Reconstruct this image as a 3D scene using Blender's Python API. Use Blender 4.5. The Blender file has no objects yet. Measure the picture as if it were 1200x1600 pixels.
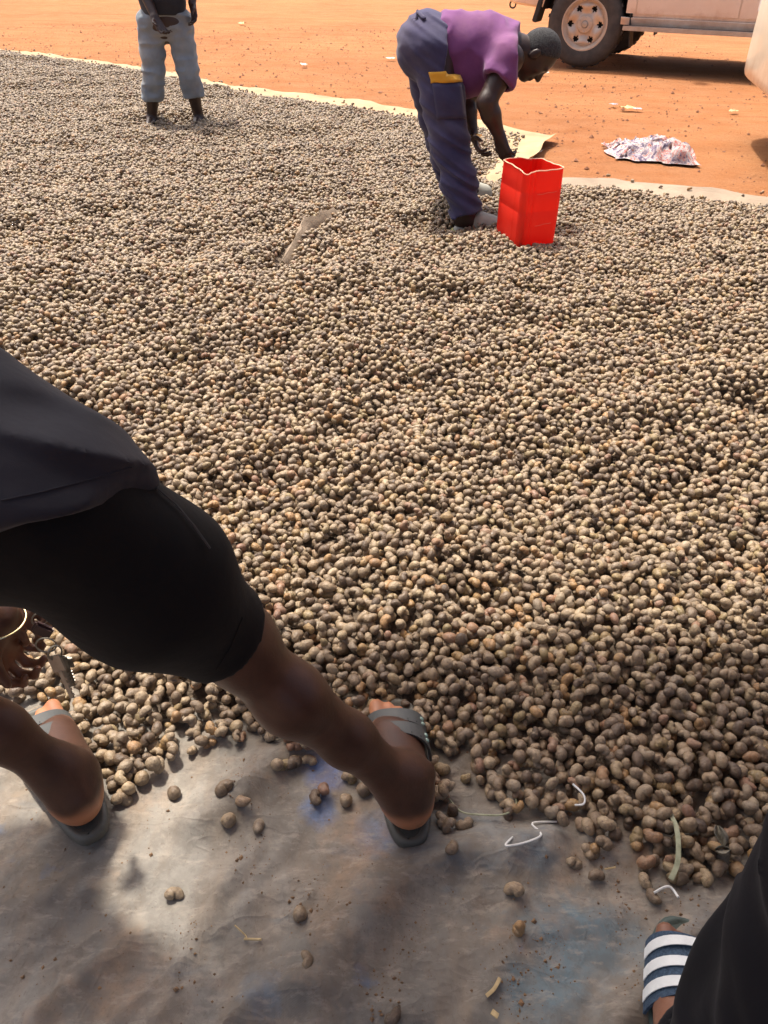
import bpy, bmesh, math, random
import numpy as np
from mathutils import Vector, Matrix
from mathutils.bvhtree import BVHTree

random.seed(7)
rng = np.random.default_rng(11)
scene = bpy.context.scene
COL = scene.collection
R = math.radians

# ------------------------------------------------------------------ camera
FPX = 1202.0                    # focal length in photo pixels (1200 x 1600 photo)
PITCH = R(36.4)                 # camera looks down
ROLL = R(1.2)
HC = 1.12                       # camera height above the tarp (seated photographer)
cam = bpy.data.cameras.new('camera')
cam.sensor_fit = 'VERTICAL'
cam.sensor_height = 24.0
cam.lens = 24.0 * FPX / 1600.0
cam.clip_start = 0.02
cam.clip_end = 2000
camo = bpy.data.objects.new('camera', cam)
COL.objects.link(camo)
camo.matrix_world = (Matrix.Translation((0, 0, HC)) @ Matrix.Rotation(R(90) - PITCH, 4, 'X')
                     @ Matrix.Rotation(ROLL, 4, 'Z'))
scene.camera = camo

# ------------------------------------------------------------------ light
SUN_DIR = Vector((0.25, -0.40, -1.0)).normalized()     # the way the light travels
SUN_EL = math.asin(-SUN_DIR.z)
SUN_AZ = math.atan2(-SUN_DIR.x, -SUN_DIR.y)             # clockwise from +Y
world = bpy.data.worlds.new('World')
scene.world = world
world.use_nodes = True
wt = world.node_tree
bg = wt.nodes['Background']
sky = wt.nodes.new('ShaderNodeTexSky')
sky.sky_type = 'NISHITA'
sky.sun_disc = False
sky.sun_elevation = SUN_EL
sky.sun_rotation = SUN_AZ
sky.dust_density = 8.0
sky.air_density = 0.8
sky.ozone_density = 0.6
wt.links.new(sky.outputs[0], bg.inputs[0])
bg.inputs[1].default_value = 0.15
sl = bpy.data.lights.new('sun', 'SUN')
sl.energy = 3.5
sl.angle = R(2.6)
sl.color = (1.0, 0.94, 0.84)
so = bpy.data.objects.new('sun', sl)
COL.objects.link(so)
so.rotation_euler = SUN_DIR.to_track_quat('-Z', 'Y').to_euler()
so.location = (-3, 5, 12)
scene.view_settings.view_transform = 'Standard'
scene.view_settings.look = 'None'
scene.view_settings.gamma = 1.0
scene.view_settings.exposure = 0.78
scene.view_settings.use_curve_mapping = False

# ------------------------------------------------------------------ pixel rays
_c, _s = math.cos(PITCH), math.sin(PITCH)
_cr, _sr = math.cos(ROLL), math.sin(ROLL)


def ray(px, py):
    u, v = (px - 600) / FPX, (py - 800) / FPX
    u, v = u * _cr + v * _sr, -u * _sr + v * _cr
    return Vector((u, _c - v * _s, -_s - v * _c))


def G(px, py, z=0.0):
    """point of the ray through photo pixel (px, py) at height z"""
    d = ray(px, py)
    return Vector((0, 0, HC)) + d * ((z - HC) / d.z)


def at(px, py, Y):
    """point of that ray at distance Y ahead"""
    d = ray(px, py)
    return Vector((0, 0, HC)) + d * (Y / d.y)


def dp(px, py, depth):
    """point of that ray at the given depth along the view axis"""
    return Vector((0, 0, HC)) + ray(px, py) * depth


def proj(P):
    """photo pixel of world points (N,3) -> px, py, depth"""
    P = np.asarray(P, dtype=float)
    x, y, z = P[..., 0], P[..., 1], P[..., 2] - HC
    dep = y * _c - z * _s
    up = y * _s + z * _c
    dd = np.where(dep < 0.05, np.nan, dep)
    u, v = x / dd, -up / dd
    return 600 + FPX * (u * _cr - v * _sr), 800 + FPX * (u * _sr + v * _cr), dep


# ------------------------------------------------------------------ numpy noise
def _hash(ix, iy, iz, seed):
    n = (ix.astype(np.int64) * 374761393 + iy.astype(np.int64) * 668265263
         + iz.astype(np.int64) * 2147483647 + seed * 1274126177) & 0xffffffff
    n = ((n ^ (n >> 13)) * 1274126177) & 0xffffffff
    n = n ^ (n >> 16)
    return (n & 0xffffff).astype(np.float64) / float(0xffffff) * 2 - 1


def vnoise(P, seed=0):
    P = np.asarray(P, dtype=np.float64)
    i = np.floor(P).astype(np.int64)
    f = P - i
    f = f * f * f * (f * (f * 6 - 15) + 10)
    x, y, z = i[..., 0], i[..., 1], i[..., 2]
    fx, fy, fz = f[..., 0], f[..., 1], f[..., 2]
    r = 0
    for dx in (0, 1):
        wx = fx if dx else 1 - fx
        for dy in (0, 1):
            wy = fy if dy else 1 - fy
            for dz in (0, 1):
                wz = fz if dz else 1 - fz
                r = r + wx * wy * wz * _hash(x + dx, y + dy, z + dz, seed)
    return r


def fbm(P, octaves=3, seed=0):
    P = np.asarray(P, dtype=np.float64)
    a, t, r = 1.0, 0.0, 0
    for o in range(octaves):
        r = r + a * vnoise(P * (2.03 ** o) + o * 17.3, seed + o)
        t += a
        a *= 0.5
    return r / t


def fbm2(x, y, freq, octaves=3, seed=0):
    x = np.asarray(x, dtype=float)
    y = np.asarray(y, dtype=float)
    return fbm(np.stack([x * freq, y * freq, np.zeros_like(x) + 0.37], -1), octaves, seed)


def sstep(a, b, x):
    t = np.clip((x - a) / (b - a), 0, 1)
    return t * t * (3 - 2 * t)


# ------------------------------------------------------------------ materials
def lin(r, g, b):
    f = lambda c: ((c / 255 + 0.055) / 1.055) ** 2.4 if c > 10 else c / 255 / 12.92
    return (f(r), f(g), f(b), 1)


class NT:
    def __init__(self, name):
        self.m = bpy.data.materials.new(name)
        self.m.use_nodes = True
        self.t = self.m.node_tree
        self.b = self.t.nodes['Principled BSDF']
        self.tc = None

    def n(self, kind, **kw):
        nd = self.t.nodes.new(kind)
        for k, v in kw.items():
            setattr(nd, k, v)
        return nd

    def l(self, a, b):
        self.t.links.new(a, b)

    def coord(self, kind='Object'):
        if self.tc is None:
            self.tc = self.n('ShaderNodeTexCoord')
        return self.tc.outputs[kind]

    def noise(self, scale, detail=4, rough=0.55, vec=None, dist=0.0):
        nd = self.n('ShaderNodeTexNoise')
        nd.inputs['Scale'].default_value = scale
        nd.inputs['Detail'].default_value = detail
        nd.inputs['Roughness'].default_value = rough
        nd.inputs['Distortion'].default_value = dist
        self.l(vec if vec is not None else self.coord(), nd.inputs['Vector'])
        return nd.outputs['Fac']

    def scaled(self, sx, sy, sz, rz=0.0, kind='Object'):
        mp = self.n('ShaderNodeMapping')
        mp.inputs['Scale'].default_value = (sx, sy, sz)
        mp.inputs['Rotation'].default_value = (0, 0, rz)
        self.l(self.coord(kind), mp.inputs['Vector'])
        return mp.outputs[0]

    def ramp(self, fac, stops, interp='LINEAR'):
        nd = self.n('ShaderNodeValToRGB')
        cr = nd.color_ramp
        cr.interpolation = interp
        while len(cr.elements) < len(stops):
            cr.elements.new(0.5)
        for e, (p, c) in zip(cr.elements, stops):
            e.position = p
            e.color = c if len(c) == 4 else (*c, 1)
        self.l(fac, nd.inputs[0])
        return nd.outputs[0]

    def mix(self, fac, a, b, mode='MIX'):
        nd = self.n('ShaderNodeMix', data_type='RGBA', blend_type=mode)
        for s, v in ((nd.inputs[0], fac), (nd.inputs[6], a), (nd.inputs[7], b)):
            if isinstance(v, (int, float)):
                s.default_value = v
            elif isinstance(v, tuple):
                s.default_value = v if len(v) == 4 else (*v, 1)
            else:
                self.l(v, s)
        return nd.outputs[2]

    def bump(self, height, strength=0.4, dist=0.01, prev=None):
        nd = self.n('ShaderNodeBump')
        nd.inputs['Strength'].default_value = strength
        nd.inputs['Distance'].default_value = dist
        self.l(height, nd.inputs['Height'])
        if prev is not None:
            self.l(prev, nd.inputs['Normal'])
        return nd.outputs[0]

    def done(self, col=None, rough=None, normal=None, metallic=None, **kw):
        for key, v in (('Base Color', col), ('Roughness', rough), ('Normal', normal), ('Metallic', metallic)):
            if v is None:
                continue
            if isinstance(v, (int, float)):
                self.b.inputs[key].default_value = v
            elif isinstance(v, tuple):
                self.b.inputs[key].default_value = v if len(v) == 4 else (*v, 1)
            else:
                self.l(v, self.b.inputs[key])
        for k, v in kw.items():
            self.b.inputs[k.replace('_', ' ')].default_value = v
        return self.m


def plain(name, c1, c2=None, scale=12, rough=0.6, bump=0.2, bscale=60, bdist=0.004, metallic=0.0, **kw):
    t = NT(name)
    c2 = c2 or tuple(0.75 * c for c in c1[:3])
    col = t.ramp(t.noise(scale, 5), [(0.32, c2), (0.68, c1)])
    nrm = t.bump(t.noise(bscale, 4), bump, bdist) if bump else None
    return t.done(col, rough, nrm, metallic, **kw)


def cloth(name, c1, c2, weave=900, dust=None, rough=0.85, sheen=0.15, scale=7):
    t = NT(name)
    col = t.ramp(t.noise(scale, 5), [(0.3, c2), (0.7, c1)])
    if dust:
        f = t.ramp(t.noise(4.3, 6, 0.65), [(0.5, (0, 0, 0)), (0.8, (0.55, 0.55, 0.55))])
        col = t.mix(f, col, dust)
    b1 = t.bump(t.noise(28, 3), 0.25, 0.006)
    b2 = t.bump(t.noise(weave, 1), 0.25, 0.0006, b1)
    return t.done(col, rough, b2, Sheen_Weight=sheen, Specular_IOR_Level=0.2)


M = {}
BLUES = [(*G(px_, py_)[:2], r_, c_) for px_, py_, r_, c_ in (
    (505, 1215, .055, (0.09, 0.15, 0.33)), (500, 1275, .05, (0.12, 0.18, 0.32)), (900, 1480, .12, (0.10, 0.165, 0.20)), (860, 1560, .10, (0.11, 0.17, 0.20)),
    (770, 1350, .06, (0.10, 0.16, 0.21)), (590, 1320, .06, (0.13, 0.19, 0.29)), (1075, 1450, .03, (0.10, 0.16, 0.36)), (420, 1560, .05, (0.13, 0.18, 0.24)))]


def make_materials():
    # laterite ground
    t = NT('red_laterite_earth')
    big = t.noise(0.55, 6, 0.6)
    mid = t.noise(4.0, 6, 0.65)
    fine = t.noise(45, 4, 0.7)
    c = t.ramp(big, [(0.25, (0.36, 0.135, 0.05)), (0.5, (0.46, 0.185, 0.072)), (0.75, (0.53, 0.235, 0.092))])
    c = t.mix(t.ramp(mid, [(0.35, (0, 0, 0)), (0.75, (0.6, 0.6, 0.6))]), c, (0.50, 0.26, 0.13))
    c = t.mix(t.ramp(fine, [(0.55, (0, 0, 0)), (0.72, (0.55, 0.55, 0.55))]), c, (0.20, 0.08, 0.038))
    c = t.mix(t.ramp(t.noise(14, 5, 0.7), [(0.6, (0, 0, 0)), (0.75, (0.45, 0.45, 0.45))]), c, (0.28, 0.11, 0.05))
    c = t.mix(t.ramp(t.noise(1.0, 6, 0.7, t.scaled(0.5, 3.2, 1, R(-14))), [(0.5, (0, 0, 0)), (0.68, (0.55, 0.55, 0.55))]), c, (0.34, 0.125, 0.045))
    n = t.bump(t.noise(5, 8, 0.75), 0.8, 0.09)
    n = t.bump(t.noise(60, 5, 0.75), 0.9, 0.02, n)
    M['earth'] = t.done(c, 0.95, n, Specular_IOR_Level=0.15)
    # near tarp: dusty grey woven sheet with rubbed blue areas
    t = NT('dusty_grey_woven_tarp')
    c = t.ramp(t.noise(5, 6, 0.6), [(0.32, (0.135, 0.120, 0.102)), (0.5, (0.20, 0.182, 0.155)), (0.68, (0.30, 0.275, 0.235))])
    streak = t.noise(1.0, 5, 0.6, t.scaled(16, 5, 5, R(35)))
    c = t.mix(t.ramp(streak, [(0.45, (0, 0, 0)), (0.72, (0.6, 0.6, 0.6))]), c, (0.25, 0.175, 0.11))
    blue = t.noise(3.1, 5, 0.62, t.scaled(1.0, 1.7, 1.0, R(-20)), 0.6)
    c = t.mix(t.ramp(blue, [(0.57, (0, 0, 0)), (0.70, (0.7, 0.7, 0.7))]), c, (0.095, 0.145, 0.185))
    nz = t.noise(9, 5, 0.65)
    for (bx_, by_, br_, bc_) in BLUES:
        vd = t.n('ShaderNodeVectorMath', operation='DISTANCE')
        t.l(t.coord(), vd.inputs[0])
        vd.inputs[1].default_value = (bx_, by_, 0.01)
        ma = t.n('ShaderNodeMath', operation='MULTIPLY_ADD')
        t.l(vd.outputs['Value'], ma.inputs[0])
        ma.inputs[1].default_value = -0.55 / br_
        t.l(nz, ma.inputs[2])
        c = t.mix(t.ramp(ma.outputs[0], [(0.10, (0, 0, 0)), (0.36, (0.8, 0.8, 0.8))]), c, bc_)
    blue2 = t.noise(11, 4, 0.6)
    c = t.mix(t.ramp(blue2, [(0.66, (0, 0, 0)), (0.74, (0.6, 0.6, 0.6))]), c, (0.11, 0.16, 0.25))
    orange = t.noise(4.4, 6, 0.7, t.scaled(1, 1, 1, 0.9))
    c = t.mix(t.ramp(orange, [(0.54, (0, 0, 0)), (0.74, (0.6, 0.6, 0.6))]), c, (0.38, 0.22, 0.115))
    c = t.mix(t.ramp(t.noise(38, 5, 0.7), [(0.42, (0.35, 0.35, 0.35)), (0.56, (0, 0, 0))]), c, (0.11, 0.09, 0.072))
    c = t.mix(t.ramp(t.noise(30, 5, 0.7, t.scaled(1, 2.4, 1, -0.5)), [(0.54, (0, 0, 0)), (0.66, (0.4, 0.4, 0.4))]), c, (0.36, 0.31, 0.25))
    grit = t.noise(210, 3, 0.7)
    c = t.mix(t.ramp(grit, [(0.60, (0, 0, 0)), (0.72, (0.5, 0.5, 0.5))]), c, (0.10, 0.065, 0.04))
    w1 = t.n('ShaderNodeTexWave', wave_type='BANDS', bands_direction='X')
    w2 = t.n('ShaderNodeTexWave', wave_type='BANDS', bands_direction='Y')
    for w in (w1, w2):
        w.inputs['Scale'].default_value = 240
        w.inputs['Distortion'].default_value = 1.0
        t.l(t.scaled(1, 1, 1, 0.4), w.inputs['Vector'])
    n = t.bump(t.noise(7, 3, 0.5, t.scaled(1, 1.8, 1, 0.7)), 0.55, 0.025)
    cz = t.ramp(t.noise(6, 3, 0.55, t.scaled(1, 2.2, 1, 0.6), 0.4), [(0.46, (0, 0, 0)), (0.5, (1, 1, 1)), (0.54, (0, 0, 0))])
    n = t.bump(cz, 0.2, 0.005, n)
    cz = t.ramp(t.noise(13, 3, 0.6, t.scaled(1.8, 1, 1, -0.5), 0.4), [(0.47, (0, 0, 0)), (0.5, (1, 1, 1)), (0.53, (0, 0, 0))])
    n = t.bump(cz, 0.16, 0.0025, n)
    n = t.bump(w1.outputs['Fac'], 0.16, 0.0007, n)
    n = t.bump(w2.outputs['Fac'], 0.16, 0.0007, n)
    r = t.ramp(t.noise(8, 4), [(0.3, (0.5, 0.5, 0.5)), (0.7, (0.8, 0.8, 0.8))])
    M['tarp'] = t.done(c, r, n, Specular_IOR_Level=0.35)
    M['beige_tarp'] = plain('sun_bleached_beige_tarp', (0.44, 0.31, 0.165), (0.31, 0.205, 0.105), 5, 0.8, 0.5, 26, 0.012)
    M['grey_tarp'] = plain('dusty_greige_tarp', (0.31, 0.235, 0.165), (0.21, 0.155, 0.105), 4, 0.8, 0.5, 26, 0.012)
    # nuts
    t = NT('raw_cashew_shell')
    oi = t.n('ShaderNodeObjectInfo')
    c = t.ramp(oi.outputs['Random'], [
        (0.00, (0.075, 0.050, 0.034)), (0.10, (0.13, 0.090, 0.060)), (0.22, (0.195, 0.140, 0.090)),
        (0.36, (0.27, 0.197, 0.123)), (0.50, (0.325, 0.24, 0.15)), (0.62, (0.24, 0.187, 0.132)),
        (0.72, (0.37, 0.277, 0.17)), (0.82, (0.23, 0.172, 0.082)), (0.89, (0.35, 0.205, 0.090)),
        (0.95, (0.23, 0.125, 0.082)), (1.0, (0.40, 0.31, 0.19))])
    add = t.n('ShaderNodeVectorMath', operation='ADD')
    mul = t.n('ShaderNodeMath', operation='MULTIPLY')
    mul.inputs[1].default_value = 37.0
    t.l(oi.outputs['Random'], mul.inputs[0])
    t.l(t.coord(), add.inputs[0])
    t.l(mul.outputs[0], add.inputs[1])
    v = add.outputs[0]
    c = t.mix(t.ramp(t.noise(75, 4, 0.6, v), [(0.46, (0, 0, 0)), (0.70, (0.6, 0.6, 0.6))]), c, (0.15, 0.10, 0.062))
    c = t.mix(t.ramp(t.noise(240, 3, 0.65, v), [(0.55, (0, 0, 0)), (0.68, (0.6, 0.6, 0.6))]), c, (0.09, 0.06, 0.04))
    c = t.mix(t.ramp(t.noise(55, 3, 0.6, v), [(0.25, (0.5, 0.5, 0.5)), (0.48, (0, 0, 0))]), c, (0.37, 0.29, 0.195))
    n = t.bump(t.noise(170, 3, 0.6, v), 0.8, 0.003)
    n = t.bump(t.noise(700, 2, 0.6, v), 0.25, 0.0005, n)
    rr = t.ramp(t.noise(90, 2, 0.5, v), [(0.3, (0.34, 0.34, 0.34)), (0.7, (0.6, 0.6, 0.6))])
    M['nut'] = t.done(c, rr, n, Specular_IOR_Level=0.42)
    M['bed'] = plain('dark_brown_bed_of_cashews', (0.15, 0.11, 0.075), (0.07, 0.05, 0.035), 60, 0.9, 0.8, 55, 0.02)  # mottled dark brown for the packed lower layer
    # skin: pigment darker on top, paler at soles and palms (attribute 'sole')
    for key, dark, mid_, pale in (
            ('skin_a', (0.050, 0.0215, 0.0128), (0.088, 0.039, 0.023), (0.48, 0.20, 0.095)),
            ('skin_b', (0.028, 0.0155, 0.012), (0.048, 0.027, 0.021), (0.20, 0.11, 0.08)),
            ('skin_c', (0.17, 0.075, 0.045), (0.27, 0.13, 0.08), (0.46, 0.25, 0.17))):
        t = NT('skin_' + key[-1])
        c = t.ramp(t.noise(18, 5, 0.6), [(0.3, dark), (0.7, mid_)])
        a = t.n('ShaderNodeAttribute', attribute_name='sole')
        c = t.mix(a.outputs['Fac'], c, pale)
        n = t.bump(t.noise(320, 3, 0.6), 0.22, 0.0012)
        n = t.bump(t.noise(42, 3, 0.6), 0.12, 0.004, n)
        M[key] = t.done(c, 0.42, n, Subsurface_Weight=0.06, Subsurface_Scale=0.01, Specular_IOR_Level=0.4)
    M['hair'] = plain('short_black_greying_hair', (0.06, 0.058, 0.06), (0.012, 0.012, 0.013), 180, 0.9, 1.0, 320, 0.004)
    M['eye'] = plain('eye', (0.5, 0.45, 0.4), (0.4, 0.36, 0.33), 5, 0.3, 0)
    M['black_cloth'] = cloth('black_jersey', (0.0046, 0.0048, 0.0056), (0.003, 0.0032, 0.0038), 1400, sheen=0.02)
    M['navy_cloth'] = cloth('charcoal_navy_jersey', (0.026, 0.027, 0.036), (0.018, 0.019, 0.026), 1400, sheen=0.06)
    M['dark_trouser'] = cloth('black_cotton_trouser', (0.0065, 0.0065, 0.0095), (0.004, 0.004, 0.0055), 1200, sheen=0.04)
    M['purple'] = cloth('faded_purple_jersey', (0.185, 0.060, 0.185), (0.12, 0.038, 0.125), 900, (0.25, 0.11, 0.16))
    M['workpants'] = cloth('navy_work_cotton', (0.052, 0.047, 0.105), (0.032, 0.030, 0.07), 900, (0.10, 0.085, 0.12))
    M['yellow'] = cloth('yellow_cotton', (0.74, 0.40, 0.04), (0.60, 0.30, 0.03), 900)
    M['denim'] = cloth('faded_pale_denim', (0.27, 0.31, 0.34), (0.15, 0.18, 0.215), 900, (0.36, 0.28, 0.18))
    M['dark_shirt'] = cloth('dark_grey_shirt', (0.030, 0.028, 0.032), (0.018, 0.017, 0.02), 900)
    M['sandal'] = plain('grey_green_foam_sandal', (0.105, 0.10, 0.082), (0.07, 0.067, 0.055), 22, 0.6, 0.2, 200, 0.001)
    M['strap'] = plain('slate_rubber_strap', (0.075, 0.077, 0.073), (0.048, 0.05, 0.048), 26, 0.55, 0.25, 260, 0.001)
    M['footbed'] = plain('worn_dark_footbed', (0.06, 0.057, 0.045), (0.035, 0.033, 0.027), 40, 0.75, 0.4, 240, 0.0015)
    M['stitch'] = plain('dark_pinhole', (0.05, 0.05, 0.05), None, 10, 0.8, 0)
    M['rivet'] = plain('pale_green_rivet', (0.32, 0.46, 0.40), None, 30, 0.4, 0)
    M['clog'] = plain('grey_olive_rubber_clog', (0.36, 0.35, 0.29), (0.26, 0.25, 0.21), 20, 0.6, 0.1)
    M['clog_rim'] = plain('yellow_olive_rim', (0.46, 0.44, 0.17), None, 20, 0.6, 0)
    M['slide_blue'] = plain('navy_knit_slide_band', (0.055, 0.095, 0.15), (0.02, 0.04, 0.075), 260, 0.8, 0.7, 420, 0.002)
    M['slide_white'] = plain('white_woven_stripe', (0.80, 0.82, 0.80), (0.70, 0.72, 0.71), 60, 0.7, 0.3, 500, 0.0008)
    M['slide_sole'] = plain('dark_green_grey_footbed', (0.075, 0.10, 0.085), (0.05, 0.07, 0.06), 40, 0.6, 0.2)
    # red plastic: lets some light through
    t = NT('red_translucent_plastic')
    c = t.ramp(t.noise(9, 5), [(0.3, (0.86, 0.030, 0.014)), (0.7, (0.94, 0.050, 0.022))])
    t.l(c, t.b.inputs['Base Color'])
    t.b.inputs['Roughness'].default_value = 0.38
    t.l(t.bump(t.noise(24, 3), 0.15, 0.004), t.b.inputs['Normal'])
    tr = t.n('ShaderNodeBsdfTranslucent')
    tr.inputs[0].default_value = (0.95, 0.05, 0.02, 1)
    ms = t.n('ShaderNodeMixShader')
    ms.inputs[0].default_value = 0.42
    t.l(t.b.outputs[0], ms.inputs[1])
    t.l(tr.outputs[0], ms.inputs[2])
    t.l(ms.outputs[0], t.t.nodes['Material Output'].inputs[0])
    M['red_plastic'] = t.m
    M['cut_edge'] = plain('pale_cut_plastic_edge', (0.85, 0.55, 0.36), (0.75, 0.38, 0.25), 40, 0.6, 0)
    M['scratch'] = plain('pale_scratch', (0.9, 0.16, 0.08), (0.85, 0.1, 0.05), 40, 0.5, 0)
    # vehicle
    for key, c1, c2 in (('paint', (0.82, 0.74, 0.65), (0.74, 0.63, 0.53)), ('cream', (0.80, 0.73, 0.60), (0.72, 0.63, 0.48))):
        t = NT('dusty_' + key)
        c = t.ramp(t.noise(2.2, 6, 0.6), [(0.35, c2), (0.65, c1)])
        sp = t.n('ShaderNodeSeparateXYZ')
        t.l(t.coord(), sp.inputs[0])
        ad = t.n('ShaderNodeMath', operation='MULTIPLY_ADD')
        t.l(t.noise(6, 5, 0.7), ad.inputs[0])
        ad.inputs[1].default_value = -0.5
        t.l(sp.outputs['Z'], ad.inputs[2])
        mud = t.ramp(ad.outputs[0], [(0.10, (0.6, 0.6, 0.6)), (0.30, (0, 0, 0))])
        c = t.mix(mud, c, (0.46, 0.24, 0.12))
        M[key] = t.done(c, 0.38, t.bump(t.noise(3, 2), 0.03, 0.01), 0.15, Coat_Weight=0.3)
    M['chrome'] = plain('dull_aluminium_trim', (0.55, 0.53, 0.50), (0.42, 0.38, 0.34), 12, 0.35, 0.05, metallic=0.7)
    M['step'] = plain('grey_ribbed_step', (0.30, 0.28, 0.26), (0.22, 0.18, 0.15), 10, 0.55, 0.2, metallic=0.3)
    M['rim'] = plain('dusty_beige_alloy', (0.62, 0.55, 0.46), (0.50, 0.40, 0.31), 9, 0.4, 0.05, metallic=0.35)
    M['tyre'] = plain('dusty_black_rubber', (0.085, 0.075, 0.065), (0.045, 0.042, 0.04), 10, 0.85, 0.4, 70, 0.006)
    M['black_plastic'] = plain('black_plastic', (0.03, 0.03, 0.03), (0.018, 0.018, 0.018), 12, 0.6, 0.1)
    M['under'] = plain('dark_underbody', (0.02, 0.018, 0.016), None, 6, 0.9, 0.2)
    M['glass'] = plain('dark_glass', (0.02, 0.025, 0.03), None, 3, 0.08, 0)
    M['lamp'] = plain('headlamp_lens', (0.7, 0.7, 0.68), None, 3, 0.1, 0)
    # small stuff
    t = NT('printed_rag')
    c = t.ramp(t.noise(9, 4, 0.7, None, 2.0), [(0.38, (0.07, 0.05, 0.09)), (0.45, (0.26, 0.21, 0.26)), (0.50, (0.46, 0.40, 0.38)), (0.545, (0.48, 0.41, 0.38)),
                                               (0.56, (0.44, 0.07, 0.05)), (0.585, (0.42, 0.10, 0.08)), (0.61, (0.44, 0.37, 0.35)), (0.67, (0.12, 0.10, 0.17))])
    M['rag'] = t.done(c, 0.85, t.bump(t.noise(40, 3), 0.4, 0.01))
    M['paper'] = plain('pale_paper_scrap', (0.72, 0.66, 0.58), (0.55, 0.46, 0.36), 12, 0.8, 0.2)
    M['yellow_wrap'] = plain('yellow_wrapper', (0.72, 0.48, 0.20), None, 12, 0.5, 0.2)
    M['blue_wrap'] = plain('blue_wrapper', (0.20, 0.24, 0.42), (0.6, 0.6, 0.65), 40, 0.4, 0.2)
    M['lilac_wrap'] = plain('lilac_wrapper', (0.60, 0.42, 0.50), None, 40, 0.4, 0.2)
    M['white_string'] = plain('white_plastic_strip', (0.78, 0.78, 0.75), None, 60, 0.5, 0)
    M['green_string'] = plain('pale_green_fibre', (0.36, 0.37, 0.25), (0.22, 0.24, 0.15), 90, 0.7, 0)
    M['straw'] = plain('dry_straw', (0.55, 0.42, 0.22), (0.36, 0.26, 0.13), 60, 0.8, 0)
    M['leaf'] = plain('dried_grey_leaf', (0.22, 0.20, 0.15), (0.13, 0.12, 0.09), 70, 0.85, 0.6, 120, 0.004)
    M['steel'] = plain('key_steel', (0.34, 0.32, 0.28), (0.22, 0.20, 0.17), 40, 0.45, 0.1, metallic=0.9)
    M['gold'] = plain('pale_gold_bangle', (0.75, 0.60, 0.34), None, 20, 0.25, 0, metallic=0.9)
    M['fob'] = plain('dark_maroon_leather', (0.055, 0.022, 0.02), None, 40, 0.5, 0.3)
    M['stone'] = plain('laterite_pebble', (0.36, 0.17, 0.09), (0.22, 0.09, 0.05), 5, 0.9, 0.3)
    M['crumb'] = plain('brown_husk_crumb', (0.26, 0.15, 0.075), (0.12, 0.07, 0.04), 90, 0.9, 0)
    M['zinc'] = plain('zinc_sheet', (0.42, 0.41, 0.40), (0.30, 0.27, 0.24), 3, 0.5, 0.1, metallic=0.3)
    M['wood'] = plain('weathered_wood', (0.24, 0.15, 0.085), (0.15, 0.09, 0.05), 9, 0.8, 0.3)


make_materials()


# ------------------------------------------------------------------ object helpers
def tag(o, label=None, cat=None, group=None, kind=None):
    if label:
        o['label'] = label
    if cat:
        o['category'] = cat
    if group:
        o['group'] = group
    if kind:
        o['kind'] = kind
    return o


def empty(name, loc=(0, 0, 0), rz=0.0):
    o = bpy.data.objects.new(name, None)
    COL.objects.link(o)
    o.location = loc
    o.rotation_euler = (0, 0, rz)
    o.empty_display_size = 0.1
    return o


def mesh_obj(name, verts, faces, mat, parent=None, base=None, smooth=True, attr=None, sharp=None):
    """verts in world space; base = world point used as the object's origin"""
    V = np.asarray(verts, dtype=np.float64).reshape(-1, 3)
    if parent is not None and base is None:
        V = V - np.array(parent.location)
    elif base is not None:
        V = V - np.array(base)
    me = bpy.data.meshes.new(name)
    me.from_pydata(V.tolist(), [], [list(map(int, f)) for f in faces])
    me.update()
    if smooth:
        me.shade_smooth()
        if sharp:
            me.set_sharp_from_angle(angle=R(sharp))
    if attr is not None:
        for k, v in attr.items():
            a = me.attributes.new(k, 'FLOAT', 'POINT')
            a.data.foreach_set('value', np.asarray(v, dtype=np.float32))
    me.materials.append(M[mat] if isinstance(mat, str) else mat)
    o = bpy.data.objects.new(name, me)
    COL.objects.link(o)
    if parent is not None:
        o.parent = parent
    elif base is not None:
        o.location = base
    return o


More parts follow.
